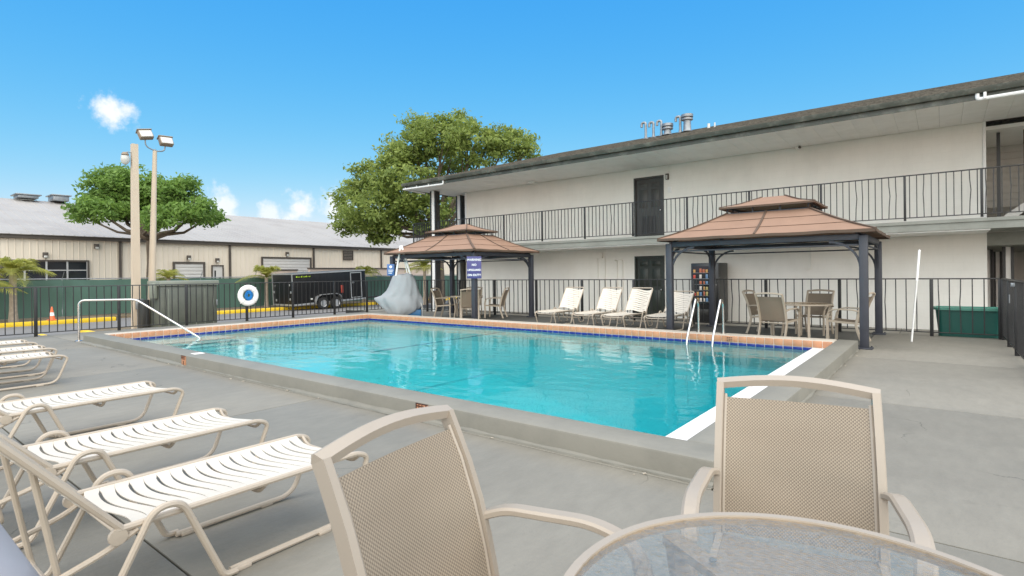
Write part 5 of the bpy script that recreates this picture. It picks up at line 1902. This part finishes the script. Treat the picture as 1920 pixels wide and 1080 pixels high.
def tree(name, label, loc, lobes, trunk, limbs, nc, per, leaf, spread, material):
    root = thing(name, label, 'tree', loc)
    tm_ = MB()
    tm_.taper(*trunk, 10)
    tm_ = tm_.build('trunk', 'bark', root)
    top = Vector(limbs)
    for l in lobes:
        c_ = Vector(l[:3])
        mid = top.lerp(c_, 0.5) + Vector((0, 0, -0.25)) + Vector((random.uniform(-.4, .4), random.uniform(-.4, .4), 0))
        k = 0.05 + 0.03 * l[3]
        MB().taper([top, top.lerp(mid, 0.5) + Vector((0, 0, 0.1)), mid, mid.lerp(c_, 0.6), c_ + Vector((0, 0, l[4] * 0.4))], [k * 1.8, k * 1.3, k, k * 0.6, 0.015], 6).build('limb', 'bark', tm_)
        for q in range(4):
            e = c_ + Vector((random.uniform(-1, 1) * l[3], random.uniform(-1, 1) * l[3], random.uniform(-.5, 1) * l[4])) * 0.8
            st_ = mid.lerp(c_, random.uniform(0.3, 0.9))
            MB().taper([st_, st_.lerp(e, 0.5) + Vector((0, 0, 0.12)), e], [k * 0.5, k * 0.3, 0.008], 5).build('branch', 'bark', tm_)
    V, N = leaf_cloud(lobes, nc, per, leaf, spread)
    me = bpy.data.meshes.new('crown')
    me.vertices.add(len(V))
    me.vertices.foreach_set('co', V.astype(np.float32).ravel())
    me.loops.add(N * 4)
    me.loops.foreach_set('vertex_index', np.arange(N * 4, dtype=np.int32))
    me.polygons.add(N)
    me.polygons.foreach_set('loop_start', np.arange(0, N * 4, 4, dtype=np.int32))
    me.update(calc_edges=True)
    me.materials.append(MATS[material])
    place('crown', me, root)
    return root


oak = [(1.38, -0.65, 10.4, 2.16, 1.32), (-1.34, -0.76, 9.84, 2.0, 1.53), (2.7, 1.27, 10.2, 1.85, 1.42), (3.62, 3.54, 10.32, 1.76, 1.32), (-3.7, -2.09, 7.94, 2.03, 1.47),
       (-1.75, -4.26, 5.57, 1.97, 1.43), (0.34, -2.96, 7.03, 2.09, 1.62), (-6.1, -2.57, 7.01, 1.14, 1.21), (-1.91, -3.1, 4.46, 1.4, 0.91), (0.53, -1.34, 5.46, 1.67, 1.39),
       (-0.85, 2.61, 8.79, 2.01, 1.63), (-4.63, -3.84, 5.12, 0.94, 1.01), (-0.59, 1.76, 6.37, 1.21, 1.44), (4.96, 3.75, 9.68, 1.01, 0.72), (-2.62, -1.14, 5.72, 1.84, 1.4),
       (-0.87, -3.0, 8.88, 1.2, 1.03), (-1.25, -0.09, 11.79, 1.47, 0.74), (-0.06, 2.39, 12.09, 1.52, 0.76), (3.17, 2.65, 11.03, 1.09, 0.65)]
oak = [(x, y, z - LOT, a, b) for x, y, z, a, b in oak]
tree('oak_tree', 'large green oak tree rising behind the left end of the motel', (-27, 26, LOT), oak,
     ([(0, 0, -0.2), (0.1, 0.05, 1.5), (0.0, 0.1, 3.2), (0.1, 0.0, 4.6)], [0.62, 0.45, 0.40, 0.34]), (0.1, 0.0, 4.4), 1000, 40, 0.145, 0.24, 'leaf')
lt = [(-2.69, -1.13, 6.19, 1.22, 0.99), (-1.4, -0.4, 6.52, 1.3, 0.75), (-0.52, -2.19, 4.77, 1.08, 0.59), (-1.51, -0.14, 5.11, 1.39, 0.99), (0.8, 1.0, 5.67, 1.31, 0.97), (2.72, 1.34, 4.81, 1.16, 0.77),
      (2.13, -0.23, 4.35, 1.07, 0.59), (-4.29, -1.89, 4.8, 0.47, 0.41), (1.55, 1.11, 6.23, 0.7, 0.39), (1.82, 2.32, 4.61, 0.64, 0.46), (-2.71, -0.59, 5.61, 1.41, 1.06), (-0.66, 0.36, 5.8, 1.04, 1.04), (-3.02, -0.67, 7.11, 0.89, 0.41)]
lt = [(x, y, z - LOT, a, b) for x, y, z, a, b in lt]
tree('shade_tree', 'round green tree standing behind the two light poles', (-33, 10.9, LOT + 0.1), lt,
     ([(0, 0, -0.1), (0.05, 0.0, 1.2), (0.0, 0.05, 2.6), (0.0, 0.0, 4.0)], [0.30, 0.22, 0.19, 0.16]), (0, 0, 3.8), 720, 30, 0.12, 0.19, 'leaf_b')


def palm(label, loc, h, n_fr, flen, trunk_r, lean=(0, 0), trunk=True):
    root = thing('palm_tree', label, 'palm', loc, random.uniform(0, 6), 'palms along the car park')
    top = Vector((lean[0], lean[1], h))
    P = [Vector((lean[0] * t * t, lean[1] * t * t, h * t)) for t in (0, 0.25, 0.5, 0.75, 1.0)]
    if trunk:
        rr = [trunk_r * q for q in (1.35, 1.05, 1.0, 0.95, 1.0)]
        MB().taper(P, rr, 10).build('trunk', 'palm_bark', root)
    for k in range(n_fr):
        az = 2 * math.pi * (k + random.uniform(-0.3, 0.3)) / n_fr
        el = random.uniform(0.25, 1.35)
        d = Vector((math.cos(az), math.sin(az), 0))
        side = Vector((-math.sin(az), math.cos(az), 0))
        ln = flen * random.uniform(0.8, 1.1)
        m = MB()
        nn = 13
        pts = []
        for q in range(nn + 1):
            t = q / nn
            pts.append(top + d * (ln * t * math.cos(el) * (1 + 0.25 * t)) + Vector((0, 0, ln * (math.sin(el) * t - 0.62 * t * t))))
        m.taper(pts, [0.016 * (1 - 0.8 * q / nn) + 0.002 for q in range(nn + 1)], 4)
        for q in range(2, nn * 2):
            t = q / (nn * 2)
            i = min(int(t * nn), nn - 1)
            p = pts[i].lerp(pts[i + 1], t * nn - i)
            tg = (pts[i + 1] - pts[i]).normalized()
            ll = flen * 0.42 * math.sin(math.pi * (0.12 + 0.85 * t)) * random.uniform(0.8, 1.15)
            for sgn in (-1, 1):
                dr = (side * sgn * 0.8 + tg * 0.65 + Vector((0, 0, 0.15))).normalized()
                e1 = p + dr * ll * 0.55
                e2 = p + dr * ll + Vector((0, 0, -ll * 0.38))
                wv = tg * 0.0115 * flen
                m.add([p - wv, p + wv, e1 + wv * 0.9, e1 - wv * 0.9, e2], [(0, 1, 2, 3), (3, 2, 4)])
        m.build('frond', 'palm_leaf', root, smooth=0)
    return root


palm('bushy yellow green palm at the far left in front of the warehouse window', (-30.5, 5.05, LOT + 0.12), 2.0, 22, 1.5, 0.13)
palm('palm cut by the left picture edge, leaning trunk', (-30.2, 4.25, LOT + 0.12), 1.55, 18, 1.35, 0.10, (-0.2, -0.5))
palm('small palm between the light poles and the roller door', (-30.8, 11.0, LOT + 0.12), 1.72, 16, 1.05, 0.09)
palm('palm behind the rear end of the black trailer', (-31.0, 16.2, LOT + 0.12), 1.72, 20, 1.45, 0.10)
palm('palm behind the nose of the black trailer', (-30.4, 22.6, LOT + 0.12), 1.85, 18, 1.25, 0.10)
palm('palm seen through the far gazebo beside the pool lift', (-24.5, 22.6, LOT), 2.35, 20, 1.15, 0.09)
